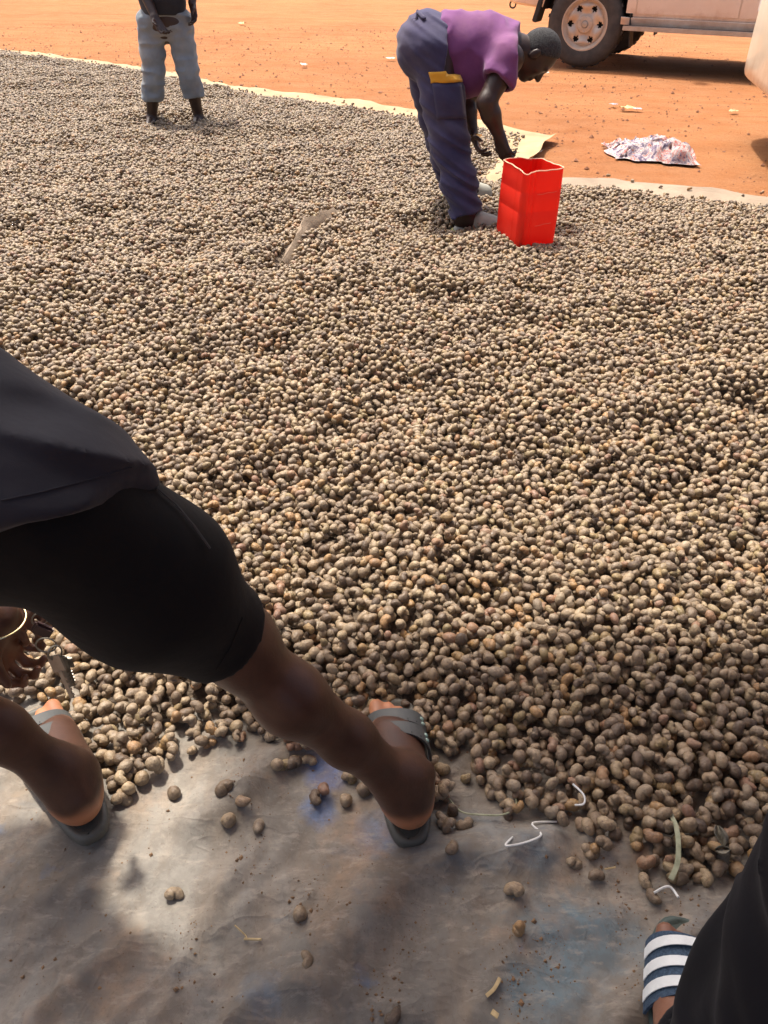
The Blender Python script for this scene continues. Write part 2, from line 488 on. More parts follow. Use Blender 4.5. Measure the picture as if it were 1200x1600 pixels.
class MB:
    """collects boxes, tubes and sheets into ONE mesh"""

    def __init__(self):
        self.v, self.f = [], []

    def add(self, V, F):
        n = len(self.v)
        self.v += [tuple(p) for p in V]
        self.f += [[i + n for i in f] for f in F]

    def box(self, c, size, rot=None, bev=0.0):
        bm = bmesh.new()
        bmesh.ops.create_cube(bm, size=1)
        for v in bm.verts:
            v.co = Vector((v.co.x * size[0], v.co.y * size[1], v.co.z * size[2]))
        if bev:
            bmesh.ops.bevel(bm, geom=bm.edges[:], offset=bev, segments=2, affect='EDGES')
        mt = (rot or Matrix()).to_3x3()
        bm.verts.index_update()
        self.add([mt @ v.co + Vector(c) for v in bm.verts], [[v.index for v in f.verts] for f in bm.faces])
        bm.free()

    def tube(self, pts, rad, seg=8, caps=True, flat=1.0, up=(0, 0, 1)):
        pts = [Vector(p) for p in pts]
        n = len(pts)
        rr = rad if isinstance(rad, (list, tuple)) else [rad] * n
        V, F = [], []
        prev = None
        for i, p in enumerate(pts):
            d = (pts[min(i + 1, n - 1)] - pts[max(i - 1, 0)]).normalized()
            a = Vector(up) if prev is None else prev
            a = a - d * a.dot(d)
            if a.length < 1e-4:
                a = Vector((1, 0, 0)) - d * d.x
            a.normalize()
            prev = a
            b = d.cross(a)
            for k in range(seg):
                t = 2 * math.pi * k / seg
                V.append(p + a * (math.cos(t) * rr[i] * flat) + b * (math.sin(t) * rr[i]))
        for i in range(n - 1):
            for k in range(seg):
                k2 = (k + 1) % seg
                F.append([i * seg + k, i * seg + k2, (i + 1) * seg + k2, (i + 1) * seg + k])
        if caps:
            F.append(list(range(seg))[::-1])
            F.append([(n - 1) * seg + k for k in range(seg)])
        self.add(V, F)

    def loop(self, pts, rad, seg=8):
        pts = [Vector(p) for p in pts]
        n = len(pts)
        V, F = [], []
        c = sum(pts, Vector()) / n
        for i, p in enumerate(pts):
            d = (pts[(i + 1) % n] - pts[i - 1]).normalized()
            a = (p - c)
            a = (a - d * a.dot(d)).normalized()
            b = d.cross(a)
            for k in range(seg):
                t = 2 * math.pi * k / seg
                V.append(p + a * (math.cos(t) * rad) + b * (math.sin(t) * rad))
        for i in range(n):
            for k in range(seg):
                k2 = (k + 1) % seg
                j = (i + 1) % n
                F.append([i * seg + k, i * seg + k2, j * seg + k2, j * seg + k])
        self.add(V, F)

    def lathe(self, prof, c, axis, seg=48, close=False):
        """prof: (radius, height) pairs about axis through c"""
        ax = Vector(axis).normalized()
        a = ax.orthogonal().normalized()
        b = ax.cross(a)
        V, F = [], []
        m = len(prof)
        for k in range(seg):
            t = 2 * math.pi * k / seg
            for r_, h_ in prof:
                V.append(Vector(c) + ax * h_ + (a * math.cos(t) + b * math.sin(t)) * r_)
        for k in range(seg):
            k2 = (k + 1) % seg
            for i in range(m - 1 + (1 if close else 0)):
                j = (i + 1) % m
                F.append([k * m + i, k2 * m + i, k2 * m + j, k * m + j])
        self.add(V, F)

    def grid(self, P, thick=0.0, closed_u=False):
        """P[nu][nv] points; thick > 0 makes a slab along the normals"""
        P = np.asarray([[list(p) for p in row] for row in P], dtype=float)
        nu, nv = P.shape[:2]
        ix = lambda i, j: (i % nu) * nv + j
        F = [[ix(i, j), ix(i + 1, j), ix(i + 1, j + 1), ix(i, j + 1)]
             for i in range(nu - (0 if closed_u else 1)) for j in range(nv - 1)]
        if not thick:
            self.add(P.reshape(-1, 3), F)
            return
        if closed_u:
            du = np.roll(P, -1, 0) - np.roll(P, 1, 0)
        else:
            du = np.gradient(P, axis=0)
        dv = np.gradient(P, axis=1)
        N = np.cross(du, dv)
        N /= np.linalg.norm(N, axis=-1, keepdims=True) + 1e-12
        Q = P - N * thick
        n = nu * nv
        F2 = [[a + n for a in f[::-1]] for f in F]
        S = []
        for i in range(nu - (0 if closed_u else 1)):
            S.append([ix(i + 1, 0), ix(i, 0), ix(i, 0) + n, ix(i + 1, 0) + n])
            S.append([ix(i, nv - 1), ix(i + 1, nv - 1), ix(i + 1, nv - 1) + n, ix(i, nv - 1) + n])
        if not closed_u:
            for j in range(nv - 1):
                S.append([ix(0, j), ix(0, j + 1), ix(0, j + 1) + n, ix(0, j) + n])
                S.append([ix(nu - 1, j + 1), ix(nu - 1, j), ix(nu - 1, j) + n, ix(nu - 1, j + 1) + n])
        self.add(np.concatenate([P.reshape(-1, 3), Q.reshape(-1, 3)]), F + F2 + S)

    def build(self, name, mat, parent=None, base=None, smooth=True, sharp=40, local=False):
        o = mesh_obj(name, self.v, self.f, mat, None if local else parent, base, smooth, None, sharp)
        if local:
            o.parent = parent
        return o


# ------------------------------------------------------------------ implicit bodies
class Body:
    """round cones and ellipsoids, smoothly joined, meshed by surface nets"""

    def __init__(self, k=0.02):
        self.p = []
        self.k = k

    def cone(self, a, b, ra, rb, k=None, hem=None, th=0.012, depth=0.05):
        self.p.append(('c', np.array(a, float), np.array(b, float), ra, rb, self.k if k is None else k, hem, th, depth))

    def chain(self, pts, rads, k=None, hem=None, **kw):
        for i in range(len(pts) - 1):
            self.cone(pts[i], pts[i + 1], rads[i], rads[i + 1], k, hem if i == len(pts) - 2 else None, **kw)

    def ell(self, c, rad, axes=None, k=None, cut=None):
        A = np.eye(3) if axes is None else np.array([list(a) for a in axes], float)
        self.p.append(('e', np.array(c, float), np.array(rad, float), A, self.k if k is None else k, cut))

    def sample(self, h, pad=0.03, grow=0.0):
        lo, hi = np.full(3, 1e9), np.full(3, -1e9)
        boxes = []
        for p in self.p:
            if p[0] == 'c':
                m = max(p[3], p[4]) + grow
                l, u = np.minimum(p[1], p[2]) - m, np.maximum(p[1], p[2]) + m
                k = p[5]
            else:
                m = np.abs(p[3].T * p[2][None, :]).sum(1) if False else np.full(3, p[2].max())
                l, u = p[1] - m - grow, p[1] + m + grow
                k = p[4]
            mg = k + 4 * h + 0.012
            boxes.append((l - mg, u + mg))
            lo, hi = np.minimum(lo, l), np.maximum(hi, u)
        lo, hi = lo - pad, hi + pad
        n = np.ceil((hi - lo) / h).astype(int) + 1
        F = np.full(n, 0.2, dtype=np.float32)
        ax = [(lo[i] + h * np.arange(n[i])).astype(np.float32) for i in range(3)]
        for p, (l, u) in zip(self.p, boxes):
            sl = tuple(slice(max(0, int((l[i] - lo[i]) / h)), min(n[i], int((u[i] - lo[i]) / h) + 2)) for i in range(3))
            X, Y, Z = ax[0][sl[0]][:, None, None], ax[1][sl[1]][None, :, None], ax[2][sl[2]][None, None, :]
            if p[0] == 'c':
                a, b = p[1], p[2]
                ba = b - a
                L2 = float(ba @ ba) + 1e-12
                t = np.clip(((X - a[0]) * ba[0] + (Y - a[1]) * ba[1] + (Z - a[2]) * ba[2]) / L2, 0, 1)
                d = np.sqrt((X - a[0] - t * ba[0]) ** 2 + (Y - a[1] - t * ba[1]) ** 2 + (Z - a[2] - t * ba[2]) ** 2)
                d = d - (p[3] + (p[4] - p[3]) * t) - grow
                if p[6] is not None:
                    c, nn = p[6]
                    pl = (X - c[0]) * nn[0] + (Y - c[1]) * nn[1] + (Z - c[2]) * nn[2]
                    cav = np.maximum(d + p[7], -pl - p[8])
                    d = np.maximum(np.maximum(d, pl), -cav)
                k = p[5]
            else:
                c, rad, A = p[1], p[2], p[3]
                q = [((X - c[0]) * A[i][0] + (Y - c[1]) * A[i][1] + (Z - c[2]) * A[i][2]) / (rad[i] + grow) for i in range(3)]
                q2 = [qi / (rad[i] + grow) for i, qi in enumerate(q)]
                k0 = np.sqrt(q[0] ** 2 + q[1] ** 2 + q[2] ** 2)
                k1 = np.sqrt(q2[0] ** 2 + q2[1] ** 2 + q2[2] ** 2) + 1e-9
                d = k0 * (k0 - 1) / k1
                if p[5] is not None:
                    c, nn = p[5]
                    d = np.maximum(d, (X - c[0]) * nn[0] + (Y - c[1]) * nn[1] + (Z - c[2]) * nn[2])
                k = p[4]
            A_ = F[sl]
            if k > 1e-6:
                g = np.maximum(k - np.abs(A_ - d), 0)
                F[sl] = np.minimum(A_, d) - g * g / (4 * k)
            else:
                F[sl] = np.minimum(A_, d)
        return F, lo, ax

    def mesh(self, h, disp=None, grow=0.0, cut=None):
        F, lo, ax = self.sample(h, grow=grow)
        if cut is not None:
            F = np.maximum(F, cut(ax[0][:, None, None], ax[1][None, :, None], ax[2][None, None, :]).astype(np.float32))
        if disp is not None:
            I = np.argwhere(np.abs(F) < 0.03)
            P = lo + I * h
            F[tuple(I.T)] += disp(P).astype(np.float32)
        return surface_nets(F, lo, h)


def surface_nets(F, lo, h):
    S = F < 0
    c = [S[dx:S.shape[0] - 1 + dx, dy:S.shape[1] - 1 + dy, dz:S.shape[2] - 1 + dz]
         for dx in (0, 1) for dy in (0, 1) for dz in (0, 1)]
    al, an = c[0].copy(), c[0].copy()
    for q in c[1:]:
        al &= q
        an |= q
    act = np.argwhere(an & ~al)
    idx = np.full(an.shape, -1, dtype=np.int64)
    idx[tuple(act.T)] = np.arange(len(act))
    pos = np.zeros((len(act), 3))
    cnt = np.zeros(len(act))
    off = np.array([(dx, dy, dz) for dx in (0, 1) for dy in (0, 1) for dz in (0, 1)])
    vals = [F[tuple((act + o).T)].astype(np.float64) for o in off]
    for i in range(8):
        for j in range(i + 1, 8):
            if np.abs(off[i] - off[j]).sum() != 1:
                continue
            a, b = vals[i], vals[j]
            m = (a < 0) != (b < 0)
            t = np.where(m, a / np.where(m, a - b, 1), 0)
            p = off[i] + t[:, None] * (off[j] - off[i])
            pos += np.where(m[:, None], p, 0)
            cnt += m
    V = lo + (act + pos / cnt[:, None]) * h
    faces = []
    for axn in range(3):
        d = [0, 0, 0]
        d[axn] = 1
        a = S[:S.shape[0] - d[0], :S.shape[1] - d[1], :S.shape[2] - d[2]]
        b = S[d[0]:, d[1]:, d[2]:]
        E = np.argwhere(a != b)
        o1, o2 = (axn + 1) % 3, (axn + 2) % 3
        E = E[(E[:, o1] > 0) & (E[:, o2] > 0) & (E[:, o1] < S.shape[o1] - 1) & (E[:, o2] < S.shape[o2] - 1)]
        if not len(E):
            continue
        e1, e2 = np.zeros(3, int), np.zeros(3, int)
        e1[o1], e2[o2] = 1, 1
        q = np.stack([idx[tuple((E - e1 - e2).T)], idx[tuple((E - e2).T)], idx[tuple(E.T)], idx[tuple((E - e1).T)]], 1)
        flip = ~a[tuple(E.T)]
        q[flip] = q[flip][:, ::-1]
        faces.append(q)
    Q = np.concatenate(faces)
    Q = Q[(Q >= 0).all(1)]
    # two light smoothing passes remove the grid stepping
    for _ in range(2):
        A = np.zeros_like(V)
        n = np.zeros(len(V))
        for i in range(4):
            j = (i + 1) % 4
            np.add.at(A, Q[:, i], V[Q[:, j]])
            np.add.at(n, Q[:, i], 1)
            np.add.at(A, Q[:, j], V[Q[:, i]])
            np.add.at(n, Q[:, j], 1)
        V = 0.5 * V + 0.5 * A / np.maximum(n, 1)[:, None]
    return V, Q


def unit(v):
    v = Vector(v)
    return v.normalized()


def folds(freq, amp, seed=0, ridged=True):
    f = np.array(freq, float)

    def fn(P):
        n = fbm(P * f, 2, seed)
        if ridged:
            n = 1 - 2 * np.abs(n) ** 0.8
        return -amp * n + amp * 0.2
    return fn


def hand(B, w, f, n, thumb=1, curl=0.5, sc=1.0, spread=0.0):
    """palm, four bent fingers of different lengths, a thumb from the palm's side"""
    w, f = Vector(w), unit(f)
    n = Vector(n)
    n = (n - f * n.dot(f)).normalized()
    s = f.cross(n)
    for o in (-0.026, 0.0, 0.026):
        B.cone(w + s * (o * 0.55 * sc), w + f * (0.084 * sc) + s * (o * sc), 0.018 * sc, 0.0125 * sc, 0.012)
    for i, (o, L) in enumerate(((-0.034, 0.062), (-0.012, 0.078), (0.011, 0.084), (0.033, 0.074))):
        o *= thumb
        b = w + f * ((0.080 if i else 0.074) * sc) + s * (o * sc)
        ang = curl * 0.55
        r = (0.0092 if i else 0.0078) * sc
        side = s * (spread * o / 0.034)
        for seg, fr in enumerate((0.45, 0.31, 0.24)):
            d = (f * math.cos(ang) + n * math.sin(ang) + side).normalized()
            e = b + d * (L * fr * sc)
            B.cone(b, e, r, r * 0.9, 0.004)
            b, r = e, r * 0.9
            ang += curl * (1.0 if seg == 0 else 0.8) + 0.05 * i * curl
    b = w + f * (0.022 * sc) + s * (thumb * 0.026 * sc)
    d = (f * 0.62 + s * (thumb * 0.62) + n * 0.42).normalized()
    e = b + d * (0.046 * sc)
    B.cone(b, e, 0.0135 * sc, 0.0105 * sc, 0.010)
    d = (f * 0.85 + s * (thumb * 0.12) + n * 0.5).normalized()
    B.cone(e, e + d * (0.030 * sc), 0.0105 * sc, 0.008 * sc, 0.004)
    return s


def head(B, c, f, u, sc=1.0):
    f = unit(f)
    u = Vector(u)
    u = (u - f * u.dot(f)).normalized()
    s = f.cross(u)
    c = Vector(c)
    ax = (f, s, u)
    B.ell(c + u * 0.022 * sc, (0.094 * sc, 0.074 * sc, 0.096 * sc), ax, 0.01)
    B.ell(c + f * 0.030 * sc - u * 0.045 * sc, (0.060 * sc, 0.056 * sc, 0.072 * sc), ax, 0.03)
    B.ell(c + f * 0.064 * sc - u * 0.092 * sc, (0.022 * sc, 0.024 * sc, 0.020 * sc), ax, 0.02)
    B.cone(c + f * 0.086 * sc + u * 0.006 * sc, c + f * 0.108 * sc - u * 0.034 * sc, 0.009 * sc, 0.014 * sc, 0.012)
    for k in (-1, 1):
        B.ell(c + s * k * 0.013 * sc + f * 0.098 * sc - u * 0.036 * sc, (0.009, 0.009, 0.008), ax, 0.008)
        B.cone(c + f * 0.084 * sc + s * k * 0.045 * sc + u * 0.018 * sc, c + f * 0.09 * sc + s * k * 0.014 * sc + u * 0.017 * sc, 0.009 * sc, 0.010 * sc, 0.012)
        B.ell(c + s * k * 0.079 * sc - f * 0.006 * sc - u * 0.008 * sc, (0.020 * sc, 0.009 * sc, 0.032 * sc), ax, 0.006)
        B.ell(c + s * k * 0.045 * sc + f * 0.060 * sc - u * 0.02 * sc, (0.022 * sc, 0.018 * sc, 0.020 * sc), ax, 0.02)
    for q in (-0.058, -0.069):
        B.cone(c + f * 0.088 * sc + s * 0.018 * sc + u * q * sc, c + f * 0.088 * sc - s * 0.018 * sc + u * q * sc, 0.0075 * sc, 0.0075 * sc, 0.006)
    return f, s, u


def hair_and_eyes(parent, c, f, u, sc=1.0, mat='hair'):
    f = unit(f)
    u = Vector(u)
    u = (u - f * u.dot(f)).normalized()
    s = f.cross(u)
    c = Vector(c)
    H = Body(0.0)
    nrm = (f * 0.75 - u * 0.66).normalized()
    H.ell(c + u * 0.024 * sc, (0.101 * sc, 0.080 * sc, 0.103 * sc), (f, s, u), 0.0,
          (tuple(c + f * 0.035 * sc + u * 0.040 * sc), tuple(nrm)))
    V, Q = H.mesh(0.006, folds((120, 120, 120), 0.002, 3, False))
    mesh_obj('hair', V, Q, mat, parent)
    for k in (-1, 1):
        b = MB()
        cc = c + f * 0.083 * sc + s * k * 0.031 * sc + u * 0.003 * sc
        b.lathe([(0.0005, 0.011), (0.006, 0.009), (0.0105, 0.003), (0.0105, -0.004)], cc - f * 0.003, f, 12)
        b.build('eye', 'eye', parent)


def foot(B, heel, d, z0, side=1, L=0.25, sc=1.0):
    """bare foot: heel at `heel`, pointing along d (unit xy); side = +1 when the big toe is on the right of d"""
    h = Vector((heel[0], heel[1], z0))
    d = Vector((d[0], d[1], 0)).normalized()
    r = Vector((d.y, -d.x, 0))
    P = lambda a, o, z: h + d * (a * L) + r * (o * side) + Vector((0, 0, z))
    B.cone(P(0.13, 0, 0.034), P(0.26, 0.0, 0.036), 0.033, 0.033, 0.02)
    B.cone(P(0.11, 0, 0.052), P(0.19, 0.0, 0.08), 0.027, 0.030, 0.02)
    B.cone(P(0.24, -0.006, 0.030), P(0.68, -0.020, 0.020), 0.030, 0.020, 0.025)
    B.cone(P(0.24, 0.010, 0.050), P(0.70, 0.024, 0.023), 0.033, 0.023, 0.025)
    B.cone(P(0.22, 0.003, 0.064), P(0.62, 0.008, 0.036), 0.029, 0.024, 0.03)
    for k, (o, a0, a1, rr) in enumerate(((0.030, 0.72, 0.965, 0.0135), (0.009, 0.74, 0.955, 0.0095), (-0.008, 0.72, 0.915, 0.0088),
                                        (-0.023, 0.69, 0.865, 0.0082), (-0.036, 0.65, 0.80, 0.0078))):
        B.cone(P(a0, o * 0.9, 0.020), P(a1 - 0.03, o, 0.015), rr * 1.08, rr, 0.006)
    for k in (-1, 1):
        B.ell(P(0.215, k * 0.027, 0.074), (0.012, 0.011, 0.013), None, 0.015)
    return P(0.18, 0, 0.074)


def sole_attr(V, z0s, center_list, extra=None):
    """1 on sole edges and heels, 0 elsewhere: pigment of the foot's underside"""
    V = np.asarray(V)
    a = np.zeros(len(V))
    for (h, d, z0) in center_list:
        rel = V[:, :2] - np.array(h[:2])
        t = rel @ np.array(d[:2])
        near = (t > -0.06) & (t < 0.32) & (np.abs(rel @ np.array([d[1], -d[0]])) < 0.09)
        zz = V[:, 2] - z0
        lim = 0.034 + 0.018 * sstep(0.09, 0.0, t) + 0.006 * fbm(V * 40, 2, 4)
        a = np.maximum(a, near * (1 - sstep(lim - 0.014, lim + 0.012, zz)) * 0.85)
    return a


# ------------------------------------------------------------------ ground, tarp height, nut area
def polydist(x, y, poly):
    """signed distance to polygon, positive inside"""
    x = np.asarray(x, float)
    y = np.asarray(y, float)
    d = np.full(x.shape, 1e9)
    ins = np.zeros(x.shape, bool)
    n = len(poly)
    for i in range(n):
        ax_, ay_ = poly[i]
        bx_, by_ = poly[(i + 1) % n]
        ex, ey = bx_ - ax_, by_ - ay_
        t = np.clip(((x - ax_) * ex + (y - ay_) * ey) / (ex * ex + ey * ey + 1e-12), 0, 1)
        d = np.minimum(d, np.hypot(x - ax_ - t * ex, y - ay_ - t * ey))
        cond = (ay_ > y) != (by_ > y)
        with np.errstate(divide='ignore', invalid='ignore'):
            xi = ax_ + (y - ay_) / (by_ - ay_ + 1e-15) * ex
        ins ^= cond & (x < xi)
    return np.where(ins, d, -d)


def gpts(L, z=0.0):
    return [tuple(G(px, py, z)[:2]) for px, py in L]


FAR = gpts([(-300, 46), (-120, 66), (0, 79), (100, 93), (200, 106), (330, 131), (420, 150), (500, 160), (640, 180), (700, 200), (770, 196),
            (815, 214), (812, 240), (800, 262), (790, 276), (880, 288), (1000, 298), (1200, 321), (1420, 352)], 0.03)
NEAR = gpts([(1420, 1240), (1250, 1330), (1190, 1325), (1125, 1405), (1060, 1408), (995, 1385), (960, 1338), (915, 1358), (875, 1345),
             (855, 1300), (790, 1300), (735, 1246), (700, 1225), (685, 1290), (620, 1205), (560, 1200), (520, 1172), (480, 1205), (430, 1208), (400, 1182),
             (330, 1190), (300, 1200), (245, 1230), (200, 1270), (155, 1265), (115, 1210), (60, 1125), (-40, 1095), (-300, 1080)], 0.0)
NUTPOLY = FAR + NEAR

CREASES = [([(300, 1300), (360, 1262), (430, 1195), (520, 1150)], 0.018, 0.030), ([(490, 1540), (570, 1440), (625, 1385), (720, 1345), (850, 1330)], 0.020, 0.034),
           ([(960, 1620), (1030, 1530), (1100, 1455), (1210, 1400)], 0.020, 0.026), ([(240, 1600), (290, 1500), (345, 1400), (420, 1330)], 0.006, 0.012),
           ([(380, 1420), (470, 1300), (520, 1240)], 0.006, 0.010), ([(60, 1600), (120, 1540), (240, 1470), (330, 1455)], 0.007, 0.018),
           ([(750, 1600), (790, 1500), (795, 1400), (800, 1330)], 0.004, 0.014), ([(640, 1600), (700, 1520), (830, 1470), (960, 1440)], 0.006, 0.018),
           ([(20, 1420), (90, 1400), (150, 1390)], 0.008, 0.02), ([(360, 1600), (420, 1560), (520, 1560), (600, 1600)], 0.009, 0.022)]
CREASES = [(gpts(p), a * 1.35, w) for p, a, w in CREASES]


def tarp_z(x, y):
    x = np.asarray(x, float)
    y = np.asarray(y, float)
    z = 0.004 + 0.010 * fbm2(x, y, 3.2, 3, 21) + 0.007 * fbm2(x + 0.4 * y, y, 8, 3, 5)
    r = fbm(np.stack([x * 4 + y * 3.2, (y - x) * 13, np.zeros_like(x)], -1), 2, 9)
    z = z + 0.009 * (1 - np.abs(r) * 2.2).clip(0, 1) ** 2
    wx = x + 0.012 * fbm2(x, y, 9, 2, 31)
    wy = y + 0.012 * fbm2(x, y, 9, 2, 33)
    for pl, a, w in CREASES:
        d = np.full(x.shape, 9.0)
        for (x0, y0), (x1, y1) in zip(pl[:-1], pl[1:]):
            ex, ey = x1 - x0, y1 - y0
            t = np.clip(((wx - x0) * ex + (wy - y0) * ey) / (ex * ex + ey * ey), 0, 1)
            d = np.minimum(d, np.hypot(wx - x0 - t * ex, wy - y0 - t * ey))
        z = z + a * np.exp(-(d / w) ** 2)
    fade = sstep(1.6, 1.1, y) * sstep(-1.2, -0.9, y)
    return np.where(y > 1.6, 0.006, 0.006 + (z - 0.004 + 0.012) * fade)


FOLD_A, FOLD_B = G(437, 392, 0.08), G(530, 314, 0.08)
FEET = {}     # name -> (heel xy, dir xy)


def footspec(px_heel, px_toe):
    a, b = G(*px_heel, 0.01), G(*px_toe, 0.01)
    d = Vector((b.x - a.x, b.y - a.y, 0))
    return (a.x, a.y), tuple((d / d.length)[:2]), d.length


FEET['front'] = footspec((642, 1322), (612, 1118))
FEET['left'] = footspec((150, 1318), (62, 1140))
FEET['slide'] = ((0.352, 0.274), (0.29, 0.957), 0.255)


def bed_h(x, y):
    """top of the packed nuts below the loose upper ones, above the tarp"""
    d = polydist(x, y, NUTPOLY)
    t = sstep(0.03, 0.30, d)
    far = sstep(0.9, 2.2, y)
    und = fbm2(x, y, 2.1, 3, 41) * 0.036 + fbm2(x, y, 5.2, 2, 43) * 0.020 * far
    # long rake ridges running away to the right, and dents left by feet
    rr = fbm(np.stack([(x * 0.8 + y * 0.35) * 1.3, (y - 0.35 * x) * 4.0, np.zeros_like(x)], -1), 2, 47)
    h = 0.045 + und + 0.022 * rr * far
    for cx, cy, rad, dep in DENTS:
        q = np.hypot(x - cx, y - cy) / rad
        h = h - dep * np.exp(-q * q) + dep * 0.45 * np.exp(-((q - 1.6) / 0.5) ** 2)
    return np.maximum(h, 0.008) * t, d


DENTS = [(*G(px, py, 0.05)[:2], r_, d_) for px, py, r_, d_ in (
    (640, 560, 0.10, 0.025), (610, 600, 0.08, 0.02), (845, 470, 0.12, 0.03), (460, 530, 0.13, 0.025), (120, 395, 0.16, 0.03), (300, 400, 0.15, 0.025),
    (690, 360, 0.18, 0.035), (1100, 560, 0.14, 0.025), (920, 620, 0.11, 0.02), (440, 420, 0.2, 0.03), (260, 200, 0.28, 0.04), (960, 860, 0.07, 0.018),
    *[(random.uniform(0, 1200), 250 + 750 * random.random() ** 1.5, random.uniform(.05, .11), random.uniform(.012, .03)) for _ in range(60)], (1180, 640, 0.12, 0.03), (700, 760, 0.09, 0.02), (1060, 720, 0.10, 0.022), (540, 690, 0.09, 0.02), (370, 560, 0.12, 0.025), (700, 480, 0.13, 0.03))]

# --- ground sheet
gv, gf = [], []
xs = [-300, -60, -20] + list(np.linspace(-8, 9, 69)) + [22, 60, 300]
ys = [-300, -40, -8] + list(np.linspace(-2, 16, 73)) + [24, 60, 300]
GX, GY = np.meshgrid(xs, ys, indexing='ij')
inner = (np.abs(GX) < 10) & (GY > 2) & (GY < 17)
dn = polydist(GX, GY, NUTPOLY)
GZ = np.where(inner & (dn < -0.3), 0.018 * fbm2(GX, GY, 0.9, 3, 77), 0) - 0.012
mesh_obj('ground', np.stack([GX, GY, GZ], -1).reshape(-1, 3),
         [[i * len(ys) + j, (i + 1) * len(ys) + j, (i + 1) * len(ys) + j + 1, i * len(ys) + j + 1] for i in range(len(xs) - 1) for j in range(len(ys) - 1)],
         'earth')['kind'] = 'structure'

# --- near tarp
tx = np.linspace(-1.5, 1.5, 251)
ty = np.linspace(-0.9, 1.7, 217)
TX, TY = np.meshgrid(tx, ty, indexing='ij')
TZ = tarp_z(TX, TY)
o = mesh_obj('tarp', np.stack([TX, TY, TZ], -1).reshape(-1, 3),
             [[i * len(ty) + j, (i + 1) * len(ty) + j, (i + 1) * len(ty) + j + 1, i * len(ty) + j + 1] for i in range(len(tx) - 1) for j in range(len(ty) - 1)], 'tarp')
tag(o, 'creased dusty grey woven tarp with rubbed blue patches under the feet', 'tarp')


# --- far tarps: strips whose outer rim shows beyond the nuts
def tarp_strip(name, rim_px, depths, mat, label, seed, extra=None):
    rim = [G(px, py, 0.02) for px, py in rim_px]
    pts = []
    for a, b in zip(rim[:-1], rim[1:]):
        n = max(2, int((b - a).length / 0.06))
        pts += [a.lerp(b, i / n) for i in range(n)]
    pts.append(rim[-1])
    P = []
    for i, p in enumerate(pts):
        w = float(fbm2(p.x, p.y, 3.0, 2, seed))
        row = []
        for j, dd in enumerate(depths):
            q = Vector((p.x + 0.12 * dd, p.y - dd + 0.05 * w * (1 if j < 3 else 0), 0))
            q.z = 0.012 + (0.014 + 0.018 * float(fbm2(q.x, q.y, 6, 2, seed + 3))) * (1 if j < 4 else 0.2)
            row.append(q)
        P.append(row)
    b = MB()
    b.grid(P)
    if extra:
        c = [G(px, py, 0.03) for px, py in extra]
        n = 14
        Q = []
        for i in range(n + 1):
            row = []
            for j in range(n + 1):
                u, v = i / n, j / n
                q = (c[0] * (1 - u) + c[1] * u) * (1 - v) + (c[3] * (1 - u) + c[2] * u) * v
                q = q + Vector((0.012 * math.sin(9 * v + 1) * (u > 0.9), 0.03 * float(fbm2(u * 3, v * 3, 1.0, 2, 5)) * (v < 0.1 or u > 0.9), 0))
                q.z = 0.034 + 0.016 * float(fbm2(u, v, 3.5, 2, seed + 8)) + 0.02 * (u > 0.95)
                row.append(q)
            Q.append(row)
        b.grid(Q)
    o = b.build(name, mat, sharp=None)
    tag(o, label, 'tarp', 'drying tarps')


tarp_strip('tarp', [(-160, 55), (0, 77), (60, 83), (110, 91), (200, 102), (290, 118), (340, 130), (380, 137), (400, 139), (450, 144), (520, 152), (580, 160), (640, 170), (700, 181), (760, 196)],
           [0, 0.06, 0.16, 0.35, 0.8, 1.4], 'beige_tarp', 'sun bleached beige tarp rim along the bare red earth behind the standing man', 51,
           [(745, 189), (868, 212), (829, 252), (752, 300)])
tarp_strip('tarp', [(850, 278), (905, 281), (960, 284), (1000, 288), (1060, 292), (1110, 297), (1200, 309), (1420, 340)],
           [0, 0.05, 0.12, 0.25, 0.5], 'grey_tarp', 'narrow greyish tarp rim past the red container, near the crumpled rag', 61)

# --- packed bed below the loose nuts
bx = np.linspace(-7.2, 4.0, 225)
by = np.concatenate([np.linspace(0.4, 2.2, 73), np.linspace(2.25, 14, 236)])
BX, BY = np.meshgrid(bx, by, indexing='ij')
BH, BD = bed_h(BX, BY)
BZ = np.where(BD > 0.02, tarp_z(BX, BY) + BH - 0.010, -0.03)
keep = BD > -0.02
vid = np.full(BX.shape, -1)
vid[keep] = np.arange(keep.sum())
bf = []
for i in range(len(bx) - 1):
    for j in range(len(by) - 1):
        q = [vid[i, j], vid[i + 1, j], vid[i + 1, j + 1], vid[i, j + 1]]
        if min(q) >= 0:
            bf.append(q)
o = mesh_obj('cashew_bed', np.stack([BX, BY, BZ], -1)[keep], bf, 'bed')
tag(o, 'packed lower layer of the wide cashew spread', 'nuts', kind='stuff')

